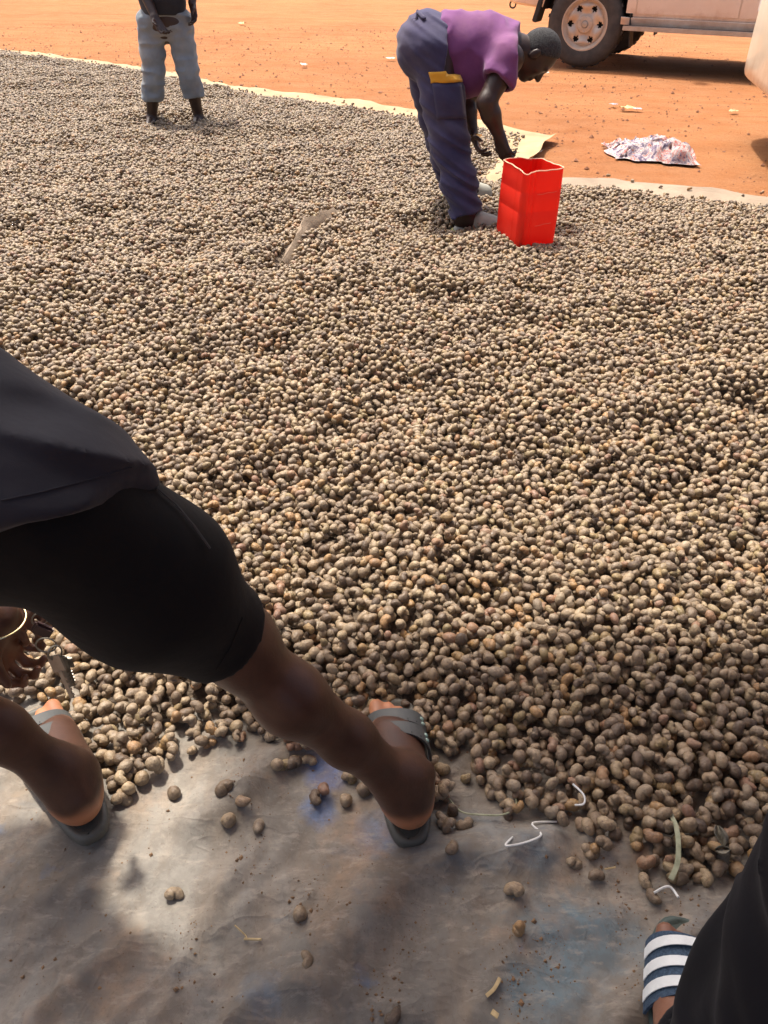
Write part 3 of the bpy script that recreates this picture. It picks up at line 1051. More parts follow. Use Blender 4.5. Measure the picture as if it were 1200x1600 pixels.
# --- roof above and behind the photographer: it casts the shade over the front
roof = empty('porch_roof', (1.5, 1.5, 2.6))
tag(roof, 'corrugated zinc porch roof sheltering the front edge of the tarp', 'roof', None, 'thing')
RX0, RX1, RY0, RY1 = -0.92, 3.4, -1.4, 2.03
b = MB()
n = 240
b.grid([[(RX0 + (RX1 - RX0) * i / n, yy, 2.62 + 0.012 * math.cos(i * 2 * math.pi / 6) + 0.10 * (RY1 - yy)) for yy in (RY0, 0, RY1)] for i in range(n + 1)], 0.003)
b.build('roof_sheet', 'zinc', roof)
for yy in (RY0 + 0.2, 0.3, RY1 - 0.08):
    b = MB()
    b.box((0.5 * (RX0 + RX1), yy, 2.565 + 0.10 * (RY1 - yy)), (RX1 - RX0 - 0.05, 0.05, 0.06))
    b.build('purlin', 'wood', roof)
for xx, yy in ((3.3, RY1 - 0.08), (3.3, RY0 + 0.2), (RX0 + 0.1, RY0 + 0.2)):
    b = MB()
    b.box((xx, yy, 1.26 + 0.05 * (RY1 - yy)), (0.09, 0.09, 2.54 + 0.10 * (RY1 - yy)))
    b.build('post', 'wood', roof)


# ------------------------------------------------------------------ cashew nuts
def nut_mesh(k):
    """one kidney-shaped nut about 31 mm long, lying flat in its own xy plane"""
    r_ = np.random.default_rng(100 + k)
    nr, ns = 13, 10
    bend = (1.4, 1.2, 1.55, 1.0, 1.3, 0.8, 1.45, 1.1, 0.45, 1.3)[k]
    fat = (1.0, 1.08, 0.92, 1.05, 1.15, 0.95, 1.0, 0.86, 1.22, 0.98)[k]
    L = 0.0134 * (1.0 if k != 8 else 0.8)
    V = []
    F = []
    rough = (0.05, 0.05, 0.10, 0.06, 0.08, 0.05, 0.14, 0.12, 0.06, 0.20)[k]
    for i in range(nr):
        t = -1 + 2 * i / (nr - 1)
        te = math.sin(t * math.pi / 2)
        prof = math.sqrt(max(0, 1 - te * te)) ** 0.82
        prof *= 1.0 + 0.20 * te + 0.05 * math.cos(3 * te) - 0.05 * math.exp(-(te / 0.35) ** 2) * bend
        ang = te * bend
        rad = L / max(bend, 0.2)
        cx, cy = math.sin(ang) * rad, (math.cos(ang) - 1) * rad + 0.35 * L * bend
        for j in range(ns):
            a = 2 * math.pi * j / ns
            ry = 0.0096 * fat * prof * math.cos(a) * (1.12 if math.cos(a) > 0 else 0.92 - 0.34 * bend * math.exp(-(te / 0.4) ** 2))
            rz = 0.0092 * fat * prof * math.sin(a)
            V.append((cx + ry * math.sin(ang), cy + ry * math.cos(ang), rz))
    for i in range(nr - 1):
        for j in range(ns):
            j2 = (j + 1) % ns
            F.append([i * ns + j, (i + 1) * ns + j, (i + 1) * ns + j2, i * ns + j2])
    V = np.array(V)
    V = V * (1 + rough * fbm(V * 190 + k * 9, 2, k)[:, None])
    F = [f[::-1] for f in F]
    me = bpy.data.meshes.new('cashew_nut')
    me.from_pydata(V.tolist(), [], F)
    bm = bmesh.new()
    bm.from_mesh(me)
    bmesh.ops.remove_doubles(bm, verts=bm.verts, dist=1e-5)
    bmesh.ops.recalc_face_normals(bm, faces=bm.faces)
    bm.to_mesh(me)
    bm.free()
    me.shade_smooth()
    me.materials.append(M['nut'])
    return me


NUTS = [nut_mesh(k) for k in range(10)]
NW = np.array([.16, .14, .12, .11, .1, .08, .1, .08, .06, .05])


def inframe(x, y, z, mx, my0, my1):
    px, py, _ = proj(np.stack([x, y, z], -1))
    return (px > -mx) & (px < 1200 + mx) & (py > my0) & (py < 1600 + my1)


# near: let nuts fall one after another onto a height grid, each settling in the lowest of a few spots
YS = 3.0
CELL = 0.0035
gx0, gy0, gx1, gy1 = -2.3, 0.42, 2.3, YS + 0.05
nx, ny = int((gx1 - gx0) / CELL), int((gy1 - gy0) / CELL)
cx_ = gx0 + CELL * np.arange(nx)
cy_ = gy0 + CELL * np.arange(ny)
# coarse height, then stretched to the fine grid
cxx, cyy = np.meshgrid(cx_[::6], cy_[::6], indexing='ij')
hh, dd_ = bed_h(cxx, cyy)
base_c = tarp_z(cxx, cyy) + np.where(dd_ > 0.02, hh, 0)
Hm = np.repeat(np.repeat(base_c, 6, 0), 6, 1)[:nx, :ny].copy()
Dm = np.repeat(np.repeat(dd_, 6, 0), 6, 1)[:nx, :ny]
rad = 0.0089
m = int(rad / CELL)
oo = np.arange(-m, m + 1) * CELL
prof = np.sqrt(np.maximum(0, 1 - (oo[:, None] ** 2 + oo[None, :] ** 2) / rad ** 2))
inside = prof > 0.05
lowp = np.where(inside, prof * 0.0085, -1)
topp = np.where(inside, prof * 0.0085, -9)
area = (gx1 - gx0) * (gy1 - gy0)
NT_ = int(area * 2450 * 2.1)
cand = np.stack([rng.uniform(gx0 + 0.03, gx1 - 0.03, NT_), rng.uniform(gy0 + 0.03, gy1 - 0.03, NT_)], 1)
ok = inframe(cand[:, 0], cand[:, 1], np.full(NT_, 0.05), 420, -9e9, 60)
cand = cand[ok]


def foot_free(x, y, marg=0.052):
    f = np.ones(np.shape(x), bool)
    for (h, d, L) in FEET.values():
        t = np.clip(((x - h[0]) * d[0] + (y - h[1]) * d[1]), 0.02, L - 0.03)
        f &= np.hypot(x - h[0] - t * d[0], y - h[1] - t * d[1]) > marg
    return f


cand = cand[foot_free(cand[:, 0], cand[:, 1])]
near_nuts = []
jit = rng.uniform(-0.02, 0.02, (len(cand), 4, 2))
jit[:, 0] = 0
dens = rng.uniform(0, 1, len(cand))
for q in range(len(cand)):
    best = None
    x0, y0 = cand[q]
    for a in range(4):
        i = int((x0 + jit[q, a, 0] - gx0) / CELL)
        j = int((y0 + jit[q, a, 1] - gy0) / CELL)
        if i < m or j < m or i >= nx - m or j >= ny - m:
            continue
        if Dm[i, j] < 0.004:
            continue
        z = (Hm[i - m:i + m + 1, j - m:j + m + 1] - 0.0 + np.where(inside, lowp, -9)).max()
        if best is None or z < best[0]:
            best = (z, i, j)
    if best is None:
        continue
    z, i, j = best
    if dens[q] > 0.55 + 0.9 * float(sstep(0.0, 0.16, Dm[i, j])):
        continue
    if z - base_c[min(i // 6, base_c.shape[0] - 1), min(j // 6, base_c.shape[1] - 1)] > 0.026 + 0.01 * dens[q]:
        continue
    sl = (slice(i - m, i + m + 1), slice(j - m, j + m + 1))
    Hm[sl] = np.maximum(Hm[sl], z + topp)
    near_nuts.append((gx0 + i * CELL + 0.002 * dens[q], gy0 + j * CELL, z - 0.0006, i, j))
near_nuts = np.array(near_nuts)
# which of them can still be seen from above
ni, nj = near_nuts[:, 3].astype(int), near_nuts[:, 4].astype(int)
visible = near_nuts[:, 2] + 0.0085 > Hm[ni, nj] - 0.004
NP = near_nuts[:, :3]

# single nuts lying apart on the tarp, from the photograph
LOOSE = [(272, 1244), (357, 1252), (386, 1262), (356, 1293), (408, 1298), (275, 1411), (470, 1438), (476, 1520), (799, 1409), (802, 1468), (698, 1345),
         (704, 1305), (722, 1290), (683, 1290), (700, 1270), (686, 1255), (500, 1255), (512, 1243), (540, 1254), (552, 1225), (566, 1240), (545, 1222),
         (428, 1213), (447, 1210), (462, 1207), (482, 1200), (462, 1188), (897, 1361), (929, 1381), (926, 1346), (1020, 1410), (1007, 1387), (1037, 1375),
         (160, 1250), (185, 1258), (203, 1260), (178, 1235), (212, 1225), (610, 1598), (773, 1253), (797, 1283), (1092, 1385), (1115, 1340)]
LP = np.array([[*G(px, py, 0.012)[:2], 0] for px, py in LOOSE])
LP = LP[foot_free(LP[:, 0], LP[:, 1], 0.040)]
LP[:, 2] = tarp_z(LP[:, 0], LP[:, 1]) + 0.0075

# far: jittered rows in two layers
sp = 0.0184
fx = np.arange(-7.0, 3.6, sp)
fy = np.arange(YS, 13.6, sp * 0.87)
FX, FY = np.meshgrid(fx, fy, indexing='ij')
FX = FX + (np.arange(len(fy)) % 2)[None, :] * sp / 2
far_pts = []
for layer, (dz, keepp) in enumerate(((0.006, 1.0), (0.017, 0.50))):
    X = (FX + rng.uniform(-.009, .009, FX.shape)).ravel()
    Y = (FY + rng.uniform(-.009, .009, FX.shape)).ravel()
    k = inframe(X, Y, np.full(X.shape, 0.05), 380, -160, 0) & (rng.uniform(0, 1, X.shape) < keepp)
    X, Y = X[k], Y[k]
    h, d = bed_h(X, Y)
    edge = 0.07 * fbm2(X, Y, 4, 3, 91)
    k = (d + edge > 0.01) & (rng.uniform(0, 1, X.shape) < 0.35 + sstep(0.0, 0.22, d))
    X, Y, h = X[k], Y[k], h[k]
    far_pts.append(np.stack([X, Y, tarp_z(X, Y) + h + dz + rng.uniform(-.004, .004, X.shape) + 0.012 * (d[k] < 0.05)], 1))
# stragglers on the bare earth past the tarp rim
ex = rng.uniform(0, 1, 900)
strag = []
for a, b in zip(FAR[:-1], FAR[1:]):
    n_ = int(9 * math.hypot(b[0] - a[0], b[1] - a[1]))
    for _ in range(n_):
        t = random.random()
        off = abs(random.gauss(0, 0.22)) + 0.02
        strag.append((a[0] + (b[0] - a[0]) * t + random.gauss(0, .05), a[1] + (b[1] - a[1]) * t + off, 0.016 if off > 0.2 else 0.034))
far_pts.append(np.array(strag))
FP = np.concatenate(far_pts)
# nothing may lie inside the folded cloth ridge
fa, fb = np.array(FOLD_A[:2]), np.array(FOLD_B[:2])
ab = fb - fa
tt = np.clip(((FP[:, :2] - fa) @ ab) / (ab @ ab), 0, 1)
FP = FP[np.hypot(*(FP[:, :2] - fa - tt[:, None] * ab).T) > 0.034]
for q0 in (at(727, 330, 3.76), at(708, 280, 4.29)):
    t_ = np.clip(FP[:, 0] - q0.x, -0.03, 0.19)
    FP = FP[np.hypot(FP[:, 0] - q0.x - t_, FP[:, 1] - q0.y) > 0.046]


def nut_rot(n):
    e = np.stack([rng.normal(0, .55, n), rng.normal(0, .45, n), rng.uniform(0, 2 * math.pi, n)], 1)
    k = rng.uniform(0, 1, n) < 0.28
    e[k] = rng.uniform(0, 2 * math.pi, (k.sum(), 3))
    return e


# the 300 that show largest are objects of their own
px, py, dep = proj(NP)
order = np.where(visible & (px > 4) & (px < 1196) & (py < 1596), dep, 99)
first = np.argsort(order)[:300 - len(LP)]
rest = np.setdiff1d(np.arange(len(NP)), first)
proto = []


def put_nut(p, rot, scl, var, label, group):
    o = bpy.data.objects.new('cashew_nut', NUTS[var])
    COL.objects.link(o)
    o.location = p
    o.rotation_euler = rot
    o.scale = (scl, scl, scl)
    tag(o, label, 'nut', group)
    return o


MARKS = {k_: G(*v_)[:2] for k_, v_ in (('beside the left foot of the person in shorts', (130, 1190)), ('below the shorts, between the two spread feet', (300, 1150)),
                                       ('beside the front sandal of the person in shorts', (660, 1200)), ('above the curling green fibre', (760, 1240)),
                                       ('beside the kinked white strip on the bare tarp', (850, 1290)), ('around the bent white strip lying on nuts', (930, 1240)),
                                       ('beside the flat pale grass blade', (1040, 1310)), ('beside the dry leaves', (1130, 1310)),
                                       ('beside the short white strip by the striped slide', (1045, 1395)))}
rot = nut_rot(len(first))
for q, i in enumerate(first):
    v = q if q < 10 else int(rng.choice(10, p=NW))
    where = min(MARKS, key=lambda k_: (MARKS[k_][0] - NP[i][0]) ** 2 + (MARKS[k_][1] - NP[i][1]) ** 2)
    o = put_nut(NP[i], rot[q], rng.uniform(.82, 1.08), v, 'raw cashew nut at the fringe ' + where, 'fringe cashew nuts ' + where)
    if q < 10:
        proto.append(o)
rot = nut_rot(len(LP)) * np.array([.6, .6, 1])
for q, p in enumerate(LP):
    put_nut(p, rot[q], rng.uniform(.88, 1.08), int(rng.choice(10, p=NW)), 'single raw cashew nut lying apart on the bare grey tarp', 'stray cashew nuts on the tarp')

# all the others: one object of instances
AP = np.concatenate([NP[rest], FP])
me = bpy.data.meshes.new('cashew_nuts')
me.from_pydata(AP.tolist(), [], [])
n = len(AP)
a = me.attributes.new('rot', 'FLOAT_VECTOR', 'POINT')
a.data.foreach_set('vector', nut_rot(n).astype(np.float32).ravel())
a = me.attributes.new('scl', 'FLOAT', 'POINT')
a.data.foreach_set('value', rng.uniform(.72, 1.06, n).astype(np.float32))
a = me.attributes.new('var', 'INT', 'POINT')
a.data.foreach_set('value', rng.choice(10, n, p=NW).astype(np.int32))
spread = bpy.data.objects.new('cashew_nuts', me)
COL.objects.link(spread)
tag(spread, 'wide drying spread of thousands of raw cashew nuts', 'nuts', kind='stuff')
ng = bpy.data.node_groups.new('scatter', 'GeometryNodeTree')
ng.interface.new_socket('Geometry', in_out='INPUT', socket_type='NodeSocketGeometry')
ng.interface.new_socket('Geometry', in_out='OUTPUT', socket_type='NodeSocketGeometry')
gi, go = ng.nodes.new('NodeGroupInput'), ng.nodes.new('NodeGroupOutput')
iop = ng.nodes.new('GeometryNodeInstanceOnPoints')
jn = ng.nodes.new('GeometryNodeJoinGeometry')
for o in reversed(proto):
    oi = ng.nodes.new('GeometryNodeObjectInfo')
    oi.transform_space = 'ORIGINAL'
    oi.inputs['Object'].default_value = o
    oi.inputs['As Instance'].default_value = True
    ng.links.new(oi.outputs['Geometry'], jn.inputs[0])
ng.links.new(gi.outputs[0], iop.inputs['Points'])
ng.links.new(jn.outputs[0], iop.inputs['Instance'])
iop.inputs['Pick Instance'].default_value = True
for nm, ty_, sock in (('var', 'INT', 'Instance Index'), ('rot', 'FLOAT_VECTOR', 'Rotation'), ('scl', 'FLOAT', 'Scale')):
    na = ng.nodes.new('GeometryNodeInputNamedAttribute')
    na.data_type = ty_
    na.inputs['Name'].default_value = nm
    out = [s for s in na.outputs if s.enabled and s.name == 'Attribute'][0]
    ng.links.new(out, iop.inputs[sock])
ng.links.new(iop.outputs[0], go.inputs[0])
md = spread.modifiers.new('scatter', 'NODES')
md.node_group = ng
print('nuts: near', len(NP), 'visible', int(visible.sum()), 'far', len(FP))

# ------------------------------------------------------------------ fold of tarp standing out of the nuts
n = 16
P = []
for i in range(n + 1):
    t = i / n
    c = FOLD_A.lerp(FOLD_B, t)
    hgt = 0.046 * math.sin(math.pi * min(1, max(0.0, t * 0.93 + 0.035))) ** 0.6
    sd = (FOLD_B - FOLD_A).normalized().cross(Vector((0, 0, 1)))
    wob = 0.015 * math.sin(t * 11) + 0.008 * math.sin(t * 23 + 1)
    row = []
    for j in range(9):
        a = -1 + j / 4
        row.append(c + sd * (a * (0.050 + 0.008 * math.sin(t * 17 + 2 * a)) * (0.35 + 0.65 * math.sin(math.pi * t) ** 0.7) + wob) + Vector((0, 0, -0.07 + (hgt + 0.05 * math.sin(math.pi * min(0.98, max(0.02, t))) ** 0.5) * (1 - abs(a) ** 1.2) + 0.006 * math.sin(t * 31 + 5 * a))))
    P.append(row)
b = MB()
b.grid(P, 0.004)
tag(b.build('tarp_fold', 'grey_tarp', None, tuple(FOLD_A)), 'pinched fold of pale tarp poking up through the nuts', 'tarp')

# ------------------------------------------------------------------ red jerrycan with its top cut off
BC = G(806, 393, 0.055)
ba = R(20)
bu, bv = Vector((math.cos(ba), math.sin(ba), 0)), Vector((-math.sin(ba) * 0.95, math.cos(ba), 0))
bw, bl = 0.188, 0.222
BCEN = BC + bu * bw / 2 + bv * bl / 2
BCEN.z = 0.042
can = empty('jerrycan', tuple(BCEN))
tag(can, 'red plastic jerrycan with its top cut off, standing in the nuts', 'container')


def _can_shape():
    """rounded rectangle (unit: metres from the centre) with upright flutes beside two corners"""
    cr, out = 0.022, []
    hw, hl = bw / 2, bl / 2
    for q, (sx, sy) in enumerate(((1, -1), (1, 1), (-1, 1), (-1, -1))):
        c = (sx * (hw - cr), sy * (hl - cr))
        a0 = (-90, 0, 90, 180)[q]
        for k in range(6):
            t = R(a0 + 18 * k)
            out.append((c[0] + cr * math.cos(t), c[1] + cr * math.sin(t), math.cos(t), math.sin(t), 0.0))
        n_ = [(1, 0), (0, 1), (-1, 0), (0, -1)][q]
        ln = (hl if q % 2 == 0 else hw) - cr
        for k in range(1, 19):
            f_ = -1 + 2 * k / 19
            x = hw * n_[0] - n_[1] * ln * f_
            y = hl * n_[1] + n_[0] * ln * f_
            e_ = (1 - abs(f_)) * ln
            fl = 0.0
            if (q == 3 and f_ < 0) or (q == 1 and f_ < 0) or (q == 2 and f_ > 0.2):
                fl = -0.0042 * max(0, math.sin(e_ / 0.0125 * math.pi)) * (e_ < 0.050)
            out.append((x, y, n_[0], n_[1], fl))
    return out


CAN = _can_shape()


def can_loop(z, shrink=0.0, n=96):
    bul = 0.003 * math.sin(math.pi * min(1, max(0, z / 0.33)))
    return [BCEN + bu * (x + nx_ * (fl - shrink + bul)) + bv * (y + ny_ * (fl - shrink + bul)) + Vector((0, 0, z)) for x, y, nx_, ny_, fl in CAN]


def rim_h(k, n=96):
    t = 2 * math.pi * k / n
    base = 0.338 + 0.003 * math.sin(t * 2 + 1.0) + 0.0012 * math.sin(t * 5) + 0.0008 * math.sin(t * 13)
    notch = 0.010 * math.exp(-((t - 4.95) / 0.16) ** 2)
    return base - notch + 0.004 * math.exp(-((t - 2.6) / 0.3) ** 2)


zs = [0.0, 0.02, 0.06, 0.12, 0.17, 0.174, 0.178, 0.25, 0.254, 0.258, 0.31, 1.0]
P = []
for k in range(96):
    row = []
    for z in zs:
        zz = rim_h(k) if z == 1.0 else z
        q = can_loop(zz, 0.0012 if z in (0.174, 0.254) else (0.008 if z == 0 else 0.0))[k]
        row.append(q)
    P.append(row)
b = MB()
b.grid(P, 0.0035, True)
lo_ = [r_[0] + (BCEN - r_[0]) * 0.02 + Vector((0, 0, 0.004)) for r_ in P]
b.add(lo_, [list(range(96))])
b.build('wall', 'red_plastic', can, sharp=50)
b = MB()
b.loop([r_[-1] for r_ in P], 0.0024, 6)
b.build('cut_rim', 'cut_edge', can)
for z, k0, k1 in ((0.115, 84, 95), (0.243, 83, 96)):
    b = MB()
    b.tube([can_loop(z + 0.001 * math.sin(k), -0.0012)[k % 96] + Vector((0, 0, 0.010 * (k - k0) / (k1 - k0))) for k in range(k0, k1)], 0.0013, 5)
    b.build('seam_line', 'scratch', can)

# ------------------------------------------------------------------ people
DRAPE = {}


def drape(target_verts, target_faces, px0, grid_px, off):
    """points on a mesh under photo pixels, lifted by off along the normal"""
    bvh = BVHTree.FromPolygons([Vector(v) for v in target_verts], [list(map(int, f)) for f in target_faces])
    out = []
    for row in grid_px:
        r_ = []
        for (x, y) in row:
            h = bvh.ray_cast(Vector((0, 0, HC)), ray(x, y).normalized())
            if h[0] is None:
                h = bvh.find_nearest(at(x, y, px0))
            nn = h[1]
            if nn.dot(ray(x, y)) > 0:
                nn = -nn
            r_.append(h[0] + nn * off)
        out.append(r_)
    return out


def patch(name, mat, parent, V, Q, Y0, corners, nu, nv, off, thick):
    c = [Vector((*p, 0)) for p in corners]
    g = [[((c[0] * (1 - u / nu) + c[1] * (u / nu)) * (1 - v / nv) + (c[3] * (1 - u / nu) + c[2] * (u / nu)) * (v / nv))[:2] for v in range(nv + 1)] for u in range(nu + 1)]
    b = MB()
    pts = drape(V, Q, Y0, g, off)
    b.grid(pts)
    o = b.build(name, mat, parent)
    md = o.modifiers.new('solid', 'SOLIDIFY')
    md.thickness = thick
    md.offset = 0
    return o


def line_px(pts, n):
    out = []
    for (a, b) in zip(pts[:-1], pts[1:]):
        for i in range(n):
            out.append((a[0] + (b[0] - a[0]) * i / n, a[1] + (b[1] - a[1]) * i / n))
    out.append(pts[-1])
    return out


# ---- man in purple bending over the jerrycan
pel = at(671, 72, 4.00)
hipN, kneeN, ankN = at(681, 92, 3.91), at(701, 214, 3.83), at(727, 330, 3.76)
hipF, kneeF, ankF = at(666, 88, 4.08), at(686, 192, 4.17), at(708, 280, 4.29)
wst, cst, nck = at(712, 78, 4.0), at(766, 82, 3.99), at(813, 80, 3.97)
shN, elN, wrN = at(796, 92, 3.83), at(760, 160, 3.74), at(780, 212, 3.76)
shF, elF, wrF = at(800, 88, 4.13), at(727, 152, 4.16), at(739, 210, 4.10)
hd = at(837, 84, 3.97)
hf, hu = Vector((0.50, -0.10, -0.86)), Vector((0.86, -0.05, 0.5))
B = Body(0.025)
B.chain([hipN, kneeN, ankN], [0.085, 0.058, 0.042])
B.chain([hipF, kneeF, ankF], [0.085, 0.058, 0.042])
for ank, yaw in ((ankN, -0.05), (ankF, 0.12)):
    d = Vector((math.cos(yaw), math.sin(yaw), 0))
    hl = ank - d * 0.05
    foot(B, (hl.x, hl.y), (d.x, d.y), ank.z - 0.080, -1 if ank is ankN else 1)
B.ell(pel, (0.13, 0.15, 0.12))
B.chain([pel, wst, cst, nck], [0.12, 0.115, 0.13, 0.06], 0.05)
B.chain([nck, hd], [0.055, 0.05], 0.03)
head(B, hd, hf, hu, 0.9)
for sh, el, wr in ((shN, elN, wrN), (shF, elF, wrF)):
    B.chain([cst.lerp(sh, 0.6), sh, el, el.lerp(wr, 0.35), wr], [0.06, 0.058, 0.040, 0.041, 0.026], 0.02)
hand(B, wrN + (wrN - elN).normalized() * 0.004, at(789, 240, 3.74) - wrN, Vector((0.75, 0.5, -0.2)), -1, 1.15, 0.95)
hand(B, wrF, at(752, 246, 4.03) - wrF, Vector((0.9, -0.35, 0.1)), 1, 0.62, 0.95, 0.2)
V, Q = B.mesh(0.005)
base = (ankN.x, 4.0, 0.05)
pal = np.exp(-(((V - np.array(at(748, 232, 4.0))) / 0.05) ** 2).sum(1)) * 0.35
man = mesh_obj('person', V, Q, 'skin_b', None, base, attr={'sole': pal})
tag(man, 'person in a purple shirt and navy work trousers bending over the red container', 'person')
hair_and_eyes(man, hd, hf, hu, 0.9)
# trousers
T = Body(0.035)
for hp, kn, ak, r3 in ((hipN, kneeN, ankN, 0.066), (hipF, kneeF, ankF, 0.064)):
    low = ak + (ak - kn).normalized() * 0.004
    T.chain([hp + Vector((0, 0, 0.02)), hp.lerp(kn, 0.5), kn, kn.lerp(ak, 0.55), low + (low - kn).normalized() * 0.02], [0.104, 0.092, 0.080, 0.074, r3 + 0.006], 0.03,
            (tuple(low), tuple((low - kn).normalized())), depth=0.04)
T.ell(pel + Vector((-0.012, 0, -0.005)), (0.132, 0.155, 0.130))
T.cone(pel, pel.lerp(wst, 0.62), 0.128, 0.120, 0.04)
wn = (wst - pel).normalized()
wp = pel.lerp(wst, 0.55)


def wr_fold(P):
    zz = P[:, 2]
    low = sstep(0.62, 0.25, zz)
    q = fbm(np.stack([P[:, 0] * 5 + zz * 5, P[:, 1] * 5, zz * 17 + P[:, 0] * 9], -1), 2, 13)
    return -(0.007 + 0.009 * low) * (1 - 2.2 * np.abs(q)) - 0.004 * fbm(P * 9, 2, 3)


TV, TQ = T.mesh(0.006, wr_fold, cut=lambda X, Y, Z: np.minimum((X - wp.x) * wn.x + (Y - wp.y) * wn.y + (Z - wp.z) * wn.z, Z - (pel.z - 0.10)))
tro = mesh_obj('trousers', TV, TQ, 'workpants', man, base)
patch('pocket_flap', 'yellow', man, TV, TQ, 3.8, [(671, 112), (716, 113), (721, 129), (674, 130)], 10, 4, 0.006, 0.006).data.materials[0] = M['yellow']
patch('side_pocket', 'workpants', man, TV, TQ, 3.8, [(676, 131), (719, 130), (727, 185), (683, 186)], 8, 8, 0.003, 0.008)
patch('belt_loop', 'workpants', man, TV, TQ, 3.9, [(646, 15), (651, 14), (666, 30), (661, 33)], 2, 5, 0.005, 0.006)
# shirt
S = Body(0.04)
S.chain([pel.lerp(wst, 0.35), wst, cst, nck.lerp(cst, 0.25)], [0.130, 0.134, 0.140, 0.092], 0.05)
S.ell(wst.lerp(cst, 0.45) + Vector((-0.01, 0, -0.075)), (0.145, 0.135, 0.105), None, 0.05)
S.ell(nck.lerp(cst, 0.45) + Vector((0, 0, 0.0)), (0.09, 0.17, 0.085), None, 0.05)
for sh, el, sd in ((shN, elN, 0.50), (shF, elF, 0.50)):
    dd = (el - sh).normalized()
    e = sh + dd * ((el - sh).length * sd)
    S.chain([cst.lerp(sh, 0.55), sh, e + dd * 0.03], [0.09, 0.074, 0.072], 0.03, (tuple(e), tuple(dd)), depth=0.05)
hp_ = pel.lerp(wst, 0.18)
nk = nck.lerp(cst, 0.10)
nkn = (nck - cst).normalized()


def shirt_cut(X, Y, Z):
    a = -((X - hp_.x) * wn.x + (Y - hp_.y) * wn.y + (Z - hp_.z) * wn.z) + 0.10 * (Z - hp_.z)
    b_ = (X - nk.x) * nkn.x + (Y - nk.y) * nkn.y + (Z - nk.z) * nkn.z
    near = (np.sqrt((X - nck.x) ** 2 + (Y - nck.y) ** 2 + (Z - nck.z) ** 2) - 0.085)
    return np.maximum(a, np.minimum(b_, 0.3) - np.maximum(near, 0) * 0)


SV, SQ = S.mesh(0.006, lambda P: -0.010 * (1 - 2.2 * np.abs(fbm(np.stack([P[:, 0] * 7 - P[:, 2] * 6, P[:, 1] * 5, P[:, 2] * 5 + P[:, 0] * 5], -1), 2, 23))), cut=shirt_cut)
mesh_obj('shirt', SV, SQ, 'purple', man, base)
# watch
b = MB()
wd = (wrF - elF).normalized()
ring = [wrF + wd * 0.012 + (wd.orthogonal().normalized() * math.cos(t) + wd.cross(wd.orthogonal().normalized()) * math.sin(t)) * 0.034 for t in np.linspace(0, 2 * math.pi, 24, endpoint=False)]
b.loop(ring, 0.0085, 6)
b.build('watch', 'gold', man)


def clog(ank, yaw, parent):
    d = Vector((math.cos(yaw), math.sin(yaw), 0))
    r_ = Vector((d.y, -d.x, 0))
    h = ank - d * 0.062
    z0 = ank.z - 0.108
    C = Body(0.02)
    f_ = lambda a, o, z: Vector((h.x, h.y, z0)) + d * a + r_ * o + Vector((0, 0, z))
    C.cone(f_(0.05, 0, 0.012), f_(0.22, 0.0, 0.012), 0.042, 0.047, 0.03)
    C.cone(f_(0.13, 0, 0.065), f_(0.235, 0.0, 0.040), 0.046, 0.042, 0.03)
    V, Q = C.mesh(0.006)
    mesh_obj('clog', V, Q, 'clog', parent, base)
    b = MB()
    b.loop([f_(0.135 + 0.132 * math.cos(t), 0.050 * math.sin(t) * (1 + 0.12 * math.cos(t)), 0.020) for t in np.linspace(0, 2 * math.pi, 32, endpoint=False)], 0.006, 6)
    b.build('clog_rim', 'clog_rim', parent)


clog(ankN, -0.05, man)
clog(ankF, 0.12, man)

# ---- man standing in the nuts, only his lower half in the picture
Y1 = G(275, 186, 0.06).y
aL, aR = at(237, 184, Y1), at(311, 184, Y1 + 0.05)
kL, kR = at(240, 118, Y1 - 0.03), at(294, 112, Y1 + 0.0)
hL, hR = at(237, 42, Y1), at(280, 40, Y1 + 0.02)
pe = at(258, 34, Y1 + 0.02)
ws, cs, nk1 = pe + Vector((0, 0.0, 0.17)), pe + Vector((-0.01, -0.02, 0.42)), pe + Vector((-0.02, -0.04, 0.60))
h1 = nk1 + Vector((0.0, -0.03, 0.14))
sL, eL, w1 = cs + Vector((-0.20, 0, 0.08)), at(222, -20, Y1 - 0.08), at(242, 27, Y1 - 0.20)
sR, eR, w2 = cs + Vector((0.19, 0, 0.08)), at(305, -40, Y1 + 0.06), at(300, 4, Y1 - 0.02)
B = Body(0.025)
for hp, kn, ak in ((hL, kL, aL), (hR, kR, aR)):
    B.chain([hp, kn, kn.lerp(ak, 0.35), ak], [0.085, 0.056, 0.052, 0.034])
    foot(B, (ak.x, ak.y + 0.05), (0.05, -1), ak.z - 0.075, 1)
B.ell(pe, (0.15, 0.11, 0.12))
B.chain([pe, ws, cs, nk1], [0.12, 0.12, 0.14, 0.055], 0.05)
B.cone(nk1, h1, 0.055, 0.05)
head(B, h1, (0.1, -0.9, -0.35), (0, -0.3, 0.95))
for sh, el, wr in ((sL, eL, w1), (sR, eR, w2)):
    B.chain([cs.lerp(sh, 0.6), sh, el, wr], [0.07, 0.055, 0.040, 0.026], 0.02)
hand(B, w1, at(256, 52, Y1 - 0.24) - w1, (0.3, -0.2, 0.8), 1, 0.55)
hand(B, w2, at(304, 26, Y1 - 0.04) - w2, (-0.8, -0.5, 0.2), -1, 0.6)
V, Q = B.mesh(0.006)
base1 = (pe.x, Y1, 0.05)
man1 = mesh_obj('person', V, Q, 'skin_b', None, base1)
tag(man1, 'person in rolled faded jeans and dark shirt standing ankle deep in the nuts', 'person')
hair_and_eyes(man1, h1, (0.1, -0.9, -0.35), (0, -0.3, 0.95))
T = Body(0.03)
